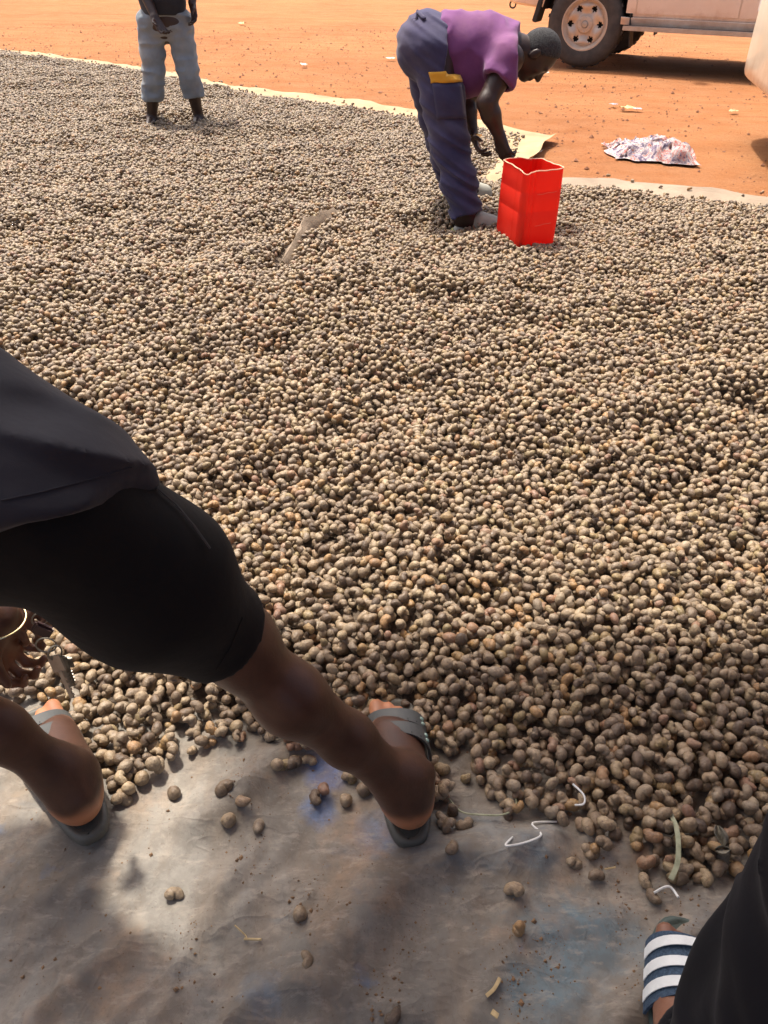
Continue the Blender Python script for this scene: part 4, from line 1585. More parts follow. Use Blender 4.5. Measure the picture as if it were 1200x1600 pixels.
for hp, kn, ak, fr in ((hL, kL, aL, 0.55), (hR, kR, aR, 0.50)):
    low = kn.lerp(ak, fr)
    dn_ = (ak - kn).normalized()
    T.chain([hp + Vector((0, 0, 0.03)), hp.lerp(kn, 0.5), kn, low + dn_ * 0.02], [0.090, 0.080, 0.073, 0.070], 0.012, (tuple(low), tuple(dn_)), depth=0.05)
T.ell(pe + Vector((0, 0, 0.0)), (0.145, 0.112, 0.075))
T.cone(pe, pe + Vector((0, 0, 0.1)), 0.12, 0.125, 0.04)
V, Q = T.mesh(0.006, lambda P: -0.012 * (1 - 2.2 * np.abs(fbm(P * np.array([7, 7, 12]), 2, 33))), cut=lambda X, Y, Z: Z - (pe.z + 0.12) + 0 * X + 0 * Y)
mesh_obj('jeans', V, Q, 'denim', man1, base1)
S = Body(0.04)
S.chain([pe + Vector((0, 0, 0.03)), ws, cs, nk1 - Vector((0, 0, 0.07))], [0.145, 0.142, 0.16, 0.09], 0.06)
for sh, el in ((sL, eL), (sR, eR)):
    e = sh.lerp(el, 0.55)
    dd = (el - sh).normalized()
    S.chain([cs.lerp(sh, 0.5), sh, e + dd * 0.03], [0.10, 0.078, 0.072], 0.035, (tuple(e), tuple(dd)))
zb = at(265, 23, Y1).z
V, Q = S.mesh(0.008, lambda P: -0.006 * (1 - 2 * np.abs(fbm(P * 7, 2, 35))), cut=lambda X, Y, Z: (zb - Z) - 0.12 * X * 0 + 0 * Y)
mesh_obj('shirt', V, Q, 'dark_shirt', man1, base1)


# ---- sandals
def sole_outline(heel, d, z, L, W, side, n=40, grow=0.0):
    d = Vector((d[0], d[1], 0)).normalized()
    r_ = Vector((d.y, -d.x, 0))
    pts = []
    for k in range(n):
        t = 2 * math.pi * k / n
        a = 0.5 - 0.5 * math.cos(t)              # 0 heel .. 1 toe
        sgn = 1 if math.sin(t) >= 0 else -1
        wd = math.sqrt(max(0, 1 - (2 * a - 1) ** 2)) ** 0.62
        w_ = W * 0.5 * wd * (0.78 + 0.24 * float(sstep(0.25, 0.75, a)))
        if sgn * side < 0:
            w_ *= 0.94 + 0.10 * a
        else:
            w_ *= 1.0 - 0.12 * math.exp(-((a - 0.42) / 0.16) ** 2)
        pts.append(Vector((heel[0], heel[1], z)) + d * (-0.014 - grow + a * (L + 0.026 + 2 * grow)) + r_ * (sgn * (w_ + grow)))
    return pts


def sandal(parent, name, spec, z, side, W=0.108, two=True, mat_sole='sandal', mat_bed='footbed'):
    heel, d, L = spec
    rings = [sole_outline(heel, d, z + zz, L, W, side, 40, g) for zz, g in ((0.0, -0.006), (0.003, 0.0), (0.016, 0.001), (0.021, -0.001), (0.022, -0.005), (0.019, -0.009))]
    b = MB()
    P = [[rings[j][k] for j in range(6)] for k in range(40)]
    b.grid(P, 0, True)
    n_ = len(b.v)
    b.add(rings[0], [list(range(40))])
    so_ = b.build('sandal', mat_sole, parent, sharp=60)
    b = MB()
    b.add(rings[5], [list(range(40))[::-1]])
    dv = Vector((d[0], d[1], 0)).normalized()
    rv = Vector((dv.y, -dv.x, 0))
    b.build('footbed', mat_bed, so_, base=parent.location)
    return so_, dv, rv


def strap(so_, parent, heel, dv, rv, L, z, side, a0, a1, hgt, width, mat, skew=0.0, nameit='strap', n=18, W=0.100, arc=(0.02, 0.98), lift=0.0, slab=0.0035):
    P = []
    for i in range(n + 1):
        t = arc[0] + (arc[1] - arc[0]) * i / n
        th = math.pi * t
        a = a0 + (a1 - a0) * t
        o = -math.cos(th) * W * 0.5
        zz = z + 0.012 + (hgt * math.sin(th) ** 0.75)
        row = []
        for j in range(7):
            v = (j / 6 - 0.5) * width * (0.82 + 0.18 * abs(math.cos(th)))
            slope = -0.22 * v * math.sin(th)
            row.append(Vector((heel[0], heel[1], zz + slope + lift * 1.0)) + dv * (a * L + v) + rv * (o * (1 + lift * 12)))
        P.append(row)
    b = MB()
    b.grid(P, slab)
    o = b.build(nameit, mat, so_, base=parent.location)
    return P


# ---- person in black shorts, legs apart, stooping at the front of the spread
zt = lambda spec, t=0.1: float(tarp_z(np.array([spec[0][0] + spec[1][0] * t]), np.array([spec[0][1] + spec[1][1] * t]))[0])
fR, fL = FEET['front'], FEET['left']
zR, zL = zt(fR) + 0.004, zt(fL) + 0.004
B = Body(0.022)
ankR = foot(B, fR[0], fR[1], zR + 0.019, -1, fR[2])
ankL = foot(B, fL[0], fL[1], zL + 0.019, 1, fL[2])
ankR = ankR + Vector((-0.008, -0.004, -0.004))
kneeR = G(372, 1014, 0.42)
hipR = dp(70, 800, 0.72)
pelv = dp(-110, 765, 0.72)
hipL = dp(-260, 800, 0.74)
kneeL = G(-200, 1000, 0.42)
wai, che, nec = dp(-100, 712, 0.72), dp(-350, 622, 0.78), dp(-510, 590, 0.86)
hd3 = dp(-570, 560, 0.95)
shR, elR, wrR = dp(-300, 620, 0.90), dp(-170, 800, 1.02), dp(-32, 926, 1.05)
shL, elL, wrL = dp(-520, 610, 0.82), dp(-300, 850, 0.95), dp(-6, 966, 1.02)
for hp, kn, ak in ((hipR, kneeR, ankR), (hipL, kneeL, ankL)):
    dn_ = ak - kn
    dd3 = fR[1] if ak is ankR else fL[1]
    back = Vector((0, -0.018, 0))
    B.chain([hp, hp.lerp(kn, 0.6), kn], [0.070, 0.055, 0.042])
    B.chain([kn, kn + dn_ * 0.28 + back * 0.6, kn + dn_ * 0.62 + back * 0.2, ak + dn_.normalized() * -0.035, ak + Vector((-dd3[0] * 0.012, -dd3[1] * 0.012, -0.018))], [0.041, 0.0425, 0.034, 0.0255, 0.027], 0.03)
    B.ell(kn + Vector((0.0, 0.02, 0.01)), (0.035, 0.035, 0.038), None, 0.03)
    hl, dd = (fR[0], fR[1]) if ak is ankR else (fL[0], fL[1])
    B.cone(Vector((hl[0] + dd[0] * 0.026, hl[1] + dd[1] * 0.026, ak.z - 0.05)), ak - dn_.normalized() * 0.085 - Vector((dd[0], dd[1], 0)) * 0.012, 0.017, 0.018, 0.03)
B.ell(pelv, (0.12, 0.11, 0.10))
B.chain([pelv, wai, che, nec], [0.085, 0.080, 0.095, 0.050], 0.05)
B.cone(nec, hd3, 0.055, 0.05)
f3, u3 = Vector((-0.3, 0.45, -0.83)), Vector((-0.5, 0.7, 0.5))
head(B, hd3, f3, u3)
for sh, el, wr in ((shR, elR, wrR), (shL, elL, wrL)):
    B.chain([che.lerp(sh, 0.6), sh, el, el.lerp(wr, 0.35), wr], [0.06, 0.050, 0.041, 0.041, 0.029], 0.02)
hand(B, wrL, dp(26, 1070, 1.10) - wrL, (0.75, -0.1, -0.35), 1, 1.05, 0.86)
hand(B, wrR, dp(50, 962, 1.06) - wrR, (0.2, 0.1, -0.95), 1, 0.8, 0.80)
V, Q = B.mesh(0.004)
att = sole_attr(V, None, [(fR[0], fR[1], zR + 0.019), (fL[0], fL[1], zL + 0.019)])
pc = np.array(dp(20, 1035, 1.08))
att = np.maximum(att, 0.55 * np.exp(-(((V - pc) / 0.055) ** 2).sum(1)))
base3 = (-0.22, 0.66, 0.02)
p3 = mesh_obj('person', V, Q, 'skin_a', None, base3, attr={'sole': np.clip(att, 0, 1)})
tag(p3, 'person in black shorts and charcoal top stooping with legs apart on the tarp', 'person')
hair_and_eyes(p3, hd3, f3, u3)
# shorts
T = Body(0.04)
for hp, kn, fr in ((hipR, kneeR, 0.83), (hipL, kneeL, 0.83)):
    low = hp.lerp(kn, fr)
    dn_ = (kn - hp).normalized()
    side_ = Vector((0.01, 0, 0)) if hp is hipR else Vector((-0.01, 0, 0))
    T.chain([hp, hp.lerp(kn, 0.45) + side_, low + dn_ * 0.05], [0.082, 0.079, 0.054], 0.05, (tuple(low + dn_ * 0.012), tuple(dn_)), depth=0.06, th=0.010)
T.ell(pelv + Vector((0.0, -0.01, -0.01)), (0.115, 0.10, 0.082))
T.cone(pelv, wai, 0.092, 0.088, 0.05)
TV, TQ = T.mesh(0.005, lambda P: -0.0045 * (1 - 2.2 * np.abs(fbm(np.stack([P[:, 0] * 6 + P[:, 2] * 4, P[:, 1] * 5, P[:, 2] * 7 - P[:, 0] * 6], -1), 2, 53))))
sho = mesh_obj('shorts', TV, TQ, 'black_cloth', p3, base3)
# top
S = Body(0.04)
S.ell(pelv + Vector((0.006, -0.01, -0.006)), (0.128, 0.116, 0.10))
S.cone(pelv, hipR.lerp(pelv, 0.06), 0.100, 0.102, 0.05)
S.cone(pelv, hipL.lerp(pelv, 0.15), 0.105, 0.103, 0.05)
S.chain([pelv.lerp(wai, -0.4), wai, wai.lerp(che, 0.5), che, nec.lerp(che, 0.35)], [0.104, 0.100, 0.106, 0.12, 0.09], 0.05)
for sh, el in ((shR, elR), (shL, elL)):
    e = sh.lerp(el, 0.6)
    dd = (el - sh).normalized()
    S.chain([che.lerp(sh, 0.5), sh, e + dd * 0.03], [0.11, 0.08, 0.074], 0.035, (tuple(e), tuple(dd)))
hn3 = ray(0, 806).cross(ray(236, 748)).normalized()      # plane of the lower hem
if hn3.dot(ray(100, 1200)) < 0:
    hn3 = -hn3


def top_fold(P):
    q = fbm(np.stack([P[:, 0] * 4 - P[:, 2] * 3, P[:, 1] * 4, P[:, 2] * 15 + P[:, 0] * 6 + P[:, 1] * 8], -1), 2, 57)
    return -0.013 * (1 - 2.4 * np.abs(q)) - 0.003 * fbm(P * 14, 2, 8)


SV, SQ = S.mesh(0.005, top_fold, cut=lambda X, Y, Z: X * hn3.x + Y * hn3.y + (Z - HC) * hn3.z)
mesh_obj('shirt', SV, SQ, 'navy_cloth', p3, base3)
BODY3 = (TV, TQ, SV, SQ)
for pts_ in ([(2, 782), (60, 770), (140, 750), (205, 730)],):
    g = drape(SV, SQ, 0.5, [line_px(pts_, 12)], 0.0006)[0]
    b = MB()
    b.tube(g, 0.0009, 6)
    b.build('hem_seam', 'navy_cloth', p3)
for pts_ in ([(338, 1046), (360, 1010), (378, 965)],):
    g = drape(TV, TQ, 0.5, [line_px(pts_, 10)], 0.0004)[0]
    b = MB()
    b.tube(g, 0.0008, 6)
    b.build('hem_seam', 'black_cloth', p3)
# sandals on both feet
for spec, z, side in ((fR, zR, -1), (fL, zL, 1)):
    so_, dv, rv = sandal(p3, 'sandal', spec, z - 0.002, side)
    for a0, a1, hg in ((0.62, 0.58, 0.071), (0.785, 0.75, 0.052)):
        if side < 0:
            a0, a1 = a0, a1 - 0.03
        P = strap(so_, p3, spec[0], dv, rv, spec[2], z + 0.004, side, a0, a1, hg, 0.034, 'strap')
        for i in range(5, 15, 2):
            for e_ in (1,):
                b = MB()
                q = Vector(P[i][e_]) + Vector((0, 0, 0.0006))
                nn = (q - Vector((spec[0][0], spec[0][1], z)) - dv * ((q - Vector((spec[0][0], spec[0][1], z))).dot(dv))).normalized()
                b.lathe([(0.0002, 0.0006), (0.0011, 0.0003), (0.0011, -0.001)], q, nn, 6)
                b.build('pinhole', 'stitch', so_, base=p3.location)
        for i, e_ in ((15, 2), (15, 4)) if side < 0 else ((3, 2), (3, 4)):
            b = MB()
            q = Vector(P[i][e_])
            nn = (rv * (1 if i > 9 else -1) + Vector((0, 0, 0.8))).normalized()
            b.lathe([(0.0002, 0.0026), (0.003, 0.002), (0.0042, 0.0), (0.0042, -0.002)], q, nn, 10)
            b.build('rivet', 'rivet', so_, base=p3.location)
# bangle
b = MB()
wd = (dp(26, 1070, 1.10) - wrL).normalized()
a_ = wd.orthogonal().normalized()
c_ = wd.cross(a_)
b.loop([wrL + wd * 0.004 + (a_ * math.cos(t) + c_ * math.sin(t)) * 0.036 for t in np.linspace(0, 2 * math.pi, 36, endpoint=False)], 0.0013, 6)
b.build('bangle', 'gold', p3)
# zip of the shorts pocket and the shirt's hem seam
zl = line_px([(240, 765), (272, 792), (300, 825), (324, 858)], 10)
g = drape(TV, TQ, 0.5, [zl], 0.0035)[0]
b = MB()
b.tube(g, 0.0013, 6)
b.build('zip', 'steel', p3).data.materials[0] = M['stitch']

# ---- key ring held by that person
KR = G(72, 1008, 0.37)
keys = empty('key_ring', tuple(KR))
tag(keys, 'bunch of steel keys with a maroon fob dangling from the hand', 'keys')
b = MB()
fo = G(66, 984, 0.385)
b.box(fo, (0.026, 0.008, 0.022), Matrix.Rotation(R(35), 4, 'Y'), 0.003)
b.build('fob', 'fob', keys)
for rc, rr, tilt in ((G(72, 1008, 0.37), 0.013, 0.3), (G(86, 1020, 0.36), 0.012, 1.0), (G(62, 968, 0.40), 0.011, 0.7)):
    b = MB()
    b.loop([Vector(rc) + Vector((math.cos(t) * math.cos(tilt), math.cos(t) * math.sin(tilt) * 0.6, math.sin(t))) * rr for t in np.linspace(0, 2 * math.pi, 24, endpoint=False)], 0.0012, 6)
    b.build('ring', 'steel', keys)
for (p0, p1, off) in (((84, 1026), (113, 1090), 0.0), ((92, 1026), (108, 1066), 0.006), ((100, 1028), (112, 1062), 0.010)):
    a, c = G(*p0, 0.355 - off), G(*p1, 0.30 - off)
    d = (c - a).normalized()
    s_ = d.cross(Vector((0, 1, 0.2))).normalized()
    m_ = Matrix((s_, d.cross(s_), d)).transposed().to_4x4()
    b = MB()
    b.box(a + d * 0.010, (0.021, 0.0026, 0.024), m_, 0.001)
    b.box(a + d * 0.042, (0.007, 0.0024, 0.042), m_, 0.0006)
    for q in range(4):
        b.box(a + d * (0.034 + 0.008 * q) + s_ * 0.0028, (0.004, 0.0022, 0.003), m_)
    b.build('key', 'steel', keys)

# ---- seated person beside the camera: black trouser leg, striped slide
sp_ = FEET['slide']
zS = zt(sp_) + 0.004
B = Body(0.022)
ank4 = foot(B, sp_[0], sp_[1], zS + 0.022, -1, sp_[2] * 0.96)
knee4 = Vector((0.450, 0.36, 0.49))
hip4 = Vector((0.60, -0.10, 0.50))
d2 = (0.42, 0.90)
f2heel = (0.86, 0.20)
ank5 = foot(B, f2heel, d2, 0.03, 1, 0.25)
knee5, hip5 = Vector((0.90, 0.34, 0.50)), Vector((0.78, -0.13, 0.50))
for hp, kn, ak in ((hip4, knee4, ank4), (hip5, knee5, ank5)):
    B.chain([hp, kn, kn.lerp(ak, 0.35), ak + Vector((0, 0, 0.03)), ak - Vector((0, 0, 0.03))], [0.085, 0.058, 0.054, 0.036, 0.034])
pe4 = Vector((0.69, -0.14, 0.52))
wa4, ch4, ne4 = Vector((0.69, -0.16, 0.70)), Vector((0.70, -0.12, 0.95)), Vector((0.70, -0.10, 1.13))
hd4 = Vector((0.70, -0.06, 1.25))
B.ell(pe4, (0.15, 0.13, 0.11))
B.chain([pe4, wa4, ch4, ne4], [0.12, 0.12, 0.14, 0.055], 0.05)
B.cone(ne4, hd4, 0.055, 0.05)
head(B, hd4, (0, 0.9, -0.4), (0, 0.4, 0.9))
wr4 = Vector((0.414, 0.37, 0.650))
arms4 = ((Vector((0.51, -0.10, 1.03)), Vector((0.53, 0.12, 0.76)), wr4), (Vector((0.90, -0.10, 1.03)), Vector((0.94, 0.06, 0.74)), Vector((0.90, 0.26, 0.60))))
for sh, el, wr in arms4:
    B.chain([ch4.lerp(sh, 0.6), sh, el, wr], [0.07, 0.055, 0.043, 0.030], 0.02)
hand(B, wr4, (-0.06, 0.40, -0.30), (-0.5, 0.1, -0.8), -1, 0.5)
hand(B, arms4[1][2], (0.05, 0.6, -0.5), (0, -0.4, -0.8), 1, 0.5)
V, Q = B.mesh(0.005)
base4 = (0.60, 0.2, 0.02)
p4 = mesh_obj('person', V, Q, 'skin_c', None, base4, attr={'sole': np.zeros(len(V))})
tag(p4, 'person in loose black trousers and a striped slide sandal seated by the tarp', 'person')
hair_and_eyes(p4, hd4, (0, 0.9, -0.4), (0, 0.4, 0.9))
T = Body(0.035)
for hp, kn, ak in ((hip4, knee4, ank4), (hip5, knee5, ank5)):
    dn_ = (ak - kn).normalized()
    low = ak + Vector((0.02, -0.01, 0.015))
    T.chain([hp, kn + Vector((0.0, 0.0, 0.0)), kn.lerp(low, 0.5) + Vector((0.012, 0, 0)), low + dn_ * 0.03], [0.110, 0.084, 0.080, 0.082], 0.05, (tuple(low), tuple(dn_)), depth=0.05)
T.ell(pe4, (0.18, 0.15, 0.12))
T.cone(pe4, wa4, 0.14, 0.13)
TV, TQ = T.mesh(0.006, lambda P: -0.016 * (1 - 2.2 * np.abs(fbm(np.stack([P[:, 0] * 6 + P[:, 2] * 5, P[:, 1] * 6, P[:, 2] * 8 - P[:, 1] * 6], -1), 2, 63))), cut=lambda X, Y, Z: Z - 0.68 + 0 * X + 0 * Y)
mesh_obj('trousers', TV, TQ, 'dark_trouser', p4, base4)
S = Body(0.04)
S.chain([pe4, wa4, ch4, ne4 - Vector((0, 0, 0.08))], [0.15, 0.148, 0.16, 0.09], 0.05)
for sh, el, wr in arms4:
    e = sh.lerp(el, 0.6)
    dd = (el - sh).normalized()
    S.chain([ch4.lerp(sh, 0.5), sh, e + dd * 0.03], [0.10, 0.078, 0.07], 0.035, (tuple(e), tuple(dd)))
V, Q = S.mesh(0.01, cut=lambda X, Y, Z: 0.56 - Z + 0 * X + 0 * Y)
mesh_obj('shirt', V, Q, 'dark_shirt', p4, base4)
# slide: sole, knitted band with three white stripes
so_, dv, rv = sandal(p4, 'slide', sp_, zS, -1, 0.106, mat_sole='slide_sole', mat_bed='slide_sole')
strap(so_, p4, sp_[0], dv, rv, sp_[2], zS + 0.004, -1, 0.66, 0.66, 0.080, 0.092, 'slide_blue', nameit='band', W=0.106)
for off in (-0.105, 0.0, 0.105):
    strap(so_, p4, sp_[0], dv, rv, sp_[2], zS + 0.0068, -1, 0.66 + off, 0.66 + off, 0.0805 - off * 0.06 + (0.004 if off > 0 else 0), 0.0145, 'slide_white', nameit='stripe', W=0.1092, slab=0.0012)
so_, dv, rv = sandal(p4, 'slide', (f2heel, tuple(Vector((*d2, 0)).normalized()[:2]), 0.27), 0.008, 1, 0.112, mat_sole='slide_sole', mat_bed='slide_sole')
strap(so_, p4, f2heel, dv, rv, 0.27, 0.012, 1, 0.66, 0.66, 0.080, 0.092, 'slide_blue', nameit='band', W=0.106)
# stool below
stool = empty('stool', (0.69, -0.14, 0))
tag(stool, 'low wooden stool below the person in loose black trousers', 'stool')
b = MB()
b.box((0.69, -0.16, 0.385), (0.40, 0.30, 0.03), None, 0.006)
b.build('seat', 'wood', stool)
for xx in (0.54, 0.84):
    for yy in (-0.27, -0.05):
        b = MB()
        b.box((xx, yy, 0.188), (0.04, 0.04, 0.364), None, 0.004)
        b.build('leg', 'wood', stool)


# ------------------------------------------------------------------ vehicles
def interp_rows(tab, x):
    xs_ = [r_[0] for r_ in tab]
    return [float(np.interp(x, xs_, [r_[i] for r_ in tab])) for i in range(1, len(tab[0]))]


def make_car(name, loc, rz, paint, low_nose, label, hooks=True, sc=1.0):
    root = empty(name, loc, rz)
    root.scale = (sc, sc, sc)
    tag(root, label, 'car')
    n0 = low_nose
    # x, sill z, half width, belt z, top z, half width of top
    tab = [(0.00, n0 + .06, .60, .86, .92, .52), (0.05, n0 + .02, .74, .92, .98, .64), (0.16, n0, .85, .97, 1.04, .72), (0.42, n0 - .02, .915, 1.01, 1.09, .78),
           (0.95, .42, .925, 1.05, 1.14, .80), (1.45, .40, .925, 1.08, 1.18, .80), (1.62, .40, .925, 1.10, 1.24, .78), (2.25, .40, .925, 1.12, 1.78, .62),
           (2.6, .40, .925, 1.12, 1.86, .62), (4.1, .42, .925, 1.13, 1.88, .62), (4.55, .46, .91, 1.13, 1.80, .62), (4.72, .48, .88, 1.10, 1.55, .66), (4.80, .52, .80, 1.05, 1.20, .66)]
    xs_ = sorted(set([r_[0] for r_ in tab] + list(np.arange(0.1, 4.8, 0.1))))

    def prof(x):
        zs_, w, zb, ztp, wt_ = interp_rows(tab, x)
        h_ = ztp - zb
        return [(w * .86, zs_), (w * .955, zs_ + .025), (w * .982, zs_ + .09), (w * .985, zs_ + .125), (w * 1.0, zs_ + .20), (w * 1.004, .5 * (zs_ + zb) + .05), (w * .99, zb - .05),
                (w * .965, zb), (w * .95, zb + .03 * min(1, h_ * 4)), (wt_ + .03, ztp - .10 * min(1, h_ * 2)), (wt_ * .9, ztp - .02 * min(1, h_ * 4)), (0, ztp)]
    V, F = [], []
    for x in xs_:
        p = prof(x)
        V += [(x, -y, z) for y, z in p] + [(x, y, z) for y, z in p[-2::-1]]
    m_ = 23
    for i in range(len(xs_) - 1):
        for j in range(m_ - 1):
            F.append([i * m_ + j, i * m_ + j + 1, (i + 1) * m_ + j + 1, (i + 1) * m_ + j])
        F.append([i * m_ + m_ - 1, i * m_, (i + 1) * m_, (i + 1) * m_ + m_ - 1])
    F.append(list(range(m_))[::-1])
    F.append([(len(xs_) - 1) * m_ + j for j in range(m_)])
    body = mesh_obj('body', V, F, paint, None, (0, 0, 0), True, None, 32)
    bm = bmesh.new()
    bm.from_mesh(body.data)
    bmesh.ops.recalc_face_normals(bm, faces=bm.faces)
    bm.to_mesh(body.data)
    bm.free()
    # wheel arches
    cb = MB()
    WX = (0.98, 3.72)
    for wx in WX:
        for sy in (-1, 1):
            seg = 32
            ring = [(wx + .50 * math.cos(2 * math.pi * k / seg), .42 + .50 * math.sin(2 * math.pi * k / seg)) for k in range(seg)]
            VV = [(a, sy * .58, c) for a, c in ring] + [(a, sy * 1.2, c) for a, c in ring]
            FF = [list(range(seg)), [seg + k for k in range(seg)][::-1]] + [[k, seg + k, seg + (k + 1) % seg, (k + 1) % seg] for k in range(seg)]
            cb.add(VV, FF)
    cut = cb.build('cutter', 'under', None, (0, 0, 0), False, None)
    bm = bmesh.new()
    bm.from_mesh(cut.data)
    bmesh.ops.recalc_face_normals(bm, faces=bm.faces)
    bm.to_mesh(cut.data)
    bm.free()
    md = body.modifiers.new('arches', 'BOOLEAN')
    md.operation = 'DIFFERENCE'
    md.solver = 'EXACT'
    md.object = cut
    bpy.context.view_layer.update()
    dg = bpy.context.evaluated_depsgraph_get()
    nm = bpy.data.meshes.new_from_object(body.evaluated_get(dg))
    body.modifiers.clear()
    body.data = nm
    nm.materials.clear()
    nm.materials.append(M[paint])
    nm.materials.append(M['under'])
    for p in nm.polygons:
        c = p.center
        inn = any(abs(math.hypot(c.x - wx, c.z - .42) - .5) < .03 and abs(p.normal.y) < 0.6 for wx in WX) or (abs(c.y) < .6 and abs(p.normal.y) > .9 and c.z < .95) or c.z < .445 and p.normal.z < -.8
        p.material_index = 1 if inn else 0
    bpy.data.objects.remove(cut)
    body.parent = root

    def shell(nm_, x0, x1, j0, j1, sy, off, mat, th=0.004, slant=None, par=None):
        P = []
        nx_ = max(3, int((x1 - x0) / .08))
        for i in range(nx_ + 1):
            row = []
            pr_mid = None
            for j in range(j0, j1 + 1):
                x = x0 + (x1 - x0) * i / nx_
                if slant:
                    x += slant * (j - j0) * (1 - i / nx_) if slant > 0 else slant * (j - j0) * (i / nx_)
                y, z = prof(x)[j]
                row.append(Vector((x, sy * (y + off), z)))
            P.append(row)
        b_ = MB()
        b_.grid(P if sy > 0 else P[::-1], th)
        o_ = b_.build(nm_, mat, par or root, smooth=True, sharp=30, local=True)
        return o_
    for sy in (-1, 1):
        for x0, x1 in ((1.505, 2.50), (2.512, 3.30)):
            dr = shell('door', x0, x1, 3, 7, sy, .006, paint)
            b_ = MB()
            b_.box((x1 - .12, sy * .955, .98), (.16, .025, .028), None, .006)
            b_.build('handle', paint, dr, local=True)
        shell('fender_panel', 1.40, 1.495, 3, 7, sy, .004, paint)
        shell('sill_moulding', 1.36, 3.35, 1, 2, sy, .022, paint, .012)
        shell('window', 1.98, 2.48, 8, 9, sy, .004, 'glass', .004, .2)
        shell('window', 2.54, 3.28, 8, 9, sy, .004, 'glass')
        shell('window', 3.36, 4.15, 8, 9, sy, .004, 'glass')
        b_ = MB()
        b_.box((2.40, sy * .955, .395), (1.98, .15, .035), None, .010)
        for k in range(3):
            b_.box((2.40, sy * (.925 + .035 * k), .416), (1.9, .012, .006))
        b_.build('side_step', 'step', root, local=True)
        b_ = MB()
        b_.box((2.40, sy * 1.034, .400), (1.98, .012, .042), None, .004)
        b_.build('step_trim', 'chrome', root, local=True)
        for xx in (1.65, 2.4, 3.2):
            b_ = MB()
            b_.box((xx, sy * .80, .40), (.05, .26, .03))
            b_.build('step_bracket', 'under', root, local=True)
        b_ = MB()
        b_.box((1.472, sy * .84, .37), (.012, .22, .30), Matrix.Rotation(R(-8), 4, 'Y'), .003)
        b_.build('mud_flap', 'black_plastic', root, local=True)
        b_ = MB()
        b_.box((.452, sy * .80, .52), (.05, .24, .24), Matrix.Rotation(R(14), 4, 'Y'), .008)
        b_.build('splash_guard', 'black_plastic', root, local=True)
        b_ = MB()
        b_.box((.13, sy * .66, .83), (.14, .30, .15), Matrix.Rotation(sy * R(24), 4, 'Z'), .03)
        b_.build('headlight', 'lamp', root, local=True)
        b_ = MB()
        b_.box((.10, sy * .42, n0 + .02), (.10, .03, .06), None, .01)
        b_.loop([(.02 + .035 * math.cos(t), sy * .42, n0 - .02 + .035 * math.sin(t)) for t in np.linspace(0, 2 * math.pi, 16, endpoint=False)], .009, 6)
        if hooks:
            b_.build('tow_hook', 'under', root, local=True)
        b_ = MB()
        b_.box((1.85, sy * 1.03, 1.22), (.10, .22, .17), None, .03)
        b_.build('mirror', paint, root, local=True)
    b_ = MB()
    b_.box((.03, 0, .80), (.05, .9, .14), None, .01)
    b_.build('grille', 'black_plastic', root, local=True)
    ws_ = [[Vector((x, y, z + .006)) for y in (-w_, -w_ * .5, 0, w_ * .5, w_)] for x, w_, z in ((1.68, .72, 1.305), (1.95, .66, 1.535), (2.2, .58, 1.74))]
    b_ = MB()
    b_.grid(ws_)
    b_.build('windscreen', 'glass', root, local=True)
    for wx in WX:
        for sy in (-1, 1):
            c = Vector((wx, sy * .80, .405))
            wh = empty('wheel', c)
            wh.parent = root
            ax_ = Vector((0, sy, 0))
            b_ = MB()
            b_.lathe([(.235, .09), (.25, .115), (.30, .128), (.355, .122), (.385, .105), (.402, .075), (.405, .03), (.405, -.05), (.40, -.09), (.38, -.12), (.30, -.13), (.235, -.10)], (0, 0, 0), ax_, 64, True)
            for k in range(40):
                t = 2 * math.pi * k / 40
                b_.box(Vector((math.cos(t) * .403, sy * (.045 if k % 2 else -.04), math.sin(t) * .403)), (.02, .07, .034), Matrix.Rotation(-t, 4, 'Y'))
            b_.build('tyre', 'tyre', wh, local=True)
            # rim: polar grid with six oval openings
            a_ = Vector((1, 0, 0))
            c2 = Vector((0, 0, 1))
            rp = [(.02, .085), (.05, .085), (.075, .082), (.085, .066), (.105, .062), (.125, .066), (.145, .072), (.162, .078), (.178, .078), (.190, .070), (.200, .060), (.210, .064), (.222, .086), (.236, .104), (.244, .104), (.246, .09)]
            seg = 120
            VV, FF = [], []
            for k in range(seg):
                t = 2 * math.pi * k / seg
                for r_, h_ in rp:
                    bulge = .012 * math.cos(6 * t) * math.exp(-((r_ - .15) / .035) ** 2)
                    VV.append((a_ * math.cos(t) + c2 * math.sin(t)) * r_ + ax_ * (h_ - bulge))
            for k in range(seg):
                t = 2 * math.pi * (k + .5) / seg
                for i in range(len(rp) - 1):
                    r_ = .5 * (rp[i][0] + rp[i + 1][0])
                    ph = (t + math.pi / 6) % (math.pi / 3) - math.pi / 6
                    if (r_ * ph / .030) ** 2 + ((r_ - .160) / .026) ** 2 < 1:
                        continue
                    k2 = (k + 1) % seg
                    q = [k * len(rp) + i, k2 * len(rp) + i, k2 * len(rp) + i + 1, k * len(rp) + i + 1]
                    FF.append(q if sy < 0 else q[::-1])
            rim_ = mesh_obj('rim', VV, FF, 'rim', None, (0, 0, 0), True, None, 50)
            md = rim_.modifiers.new('solid', 'SOLIDIFY')
            md.thickness = .006
            rim_.parent = wh
            b_ = MB()
            b_.lathe([(.002, .03), (.15, .03), (.22, .03), (.235, -.05)], (0, 0, 0), ax_, 32)
            b_.build('brake_disc', 'under', wh, local=True)
            b_ = MB()
            b_.lathe([(.001, .108), (.028, .106), (.036, .098), (.038, .078)], (0, 0, 0), ax_, 24)
            b_.build('hub_cap', 'chrome', wh, local=True)
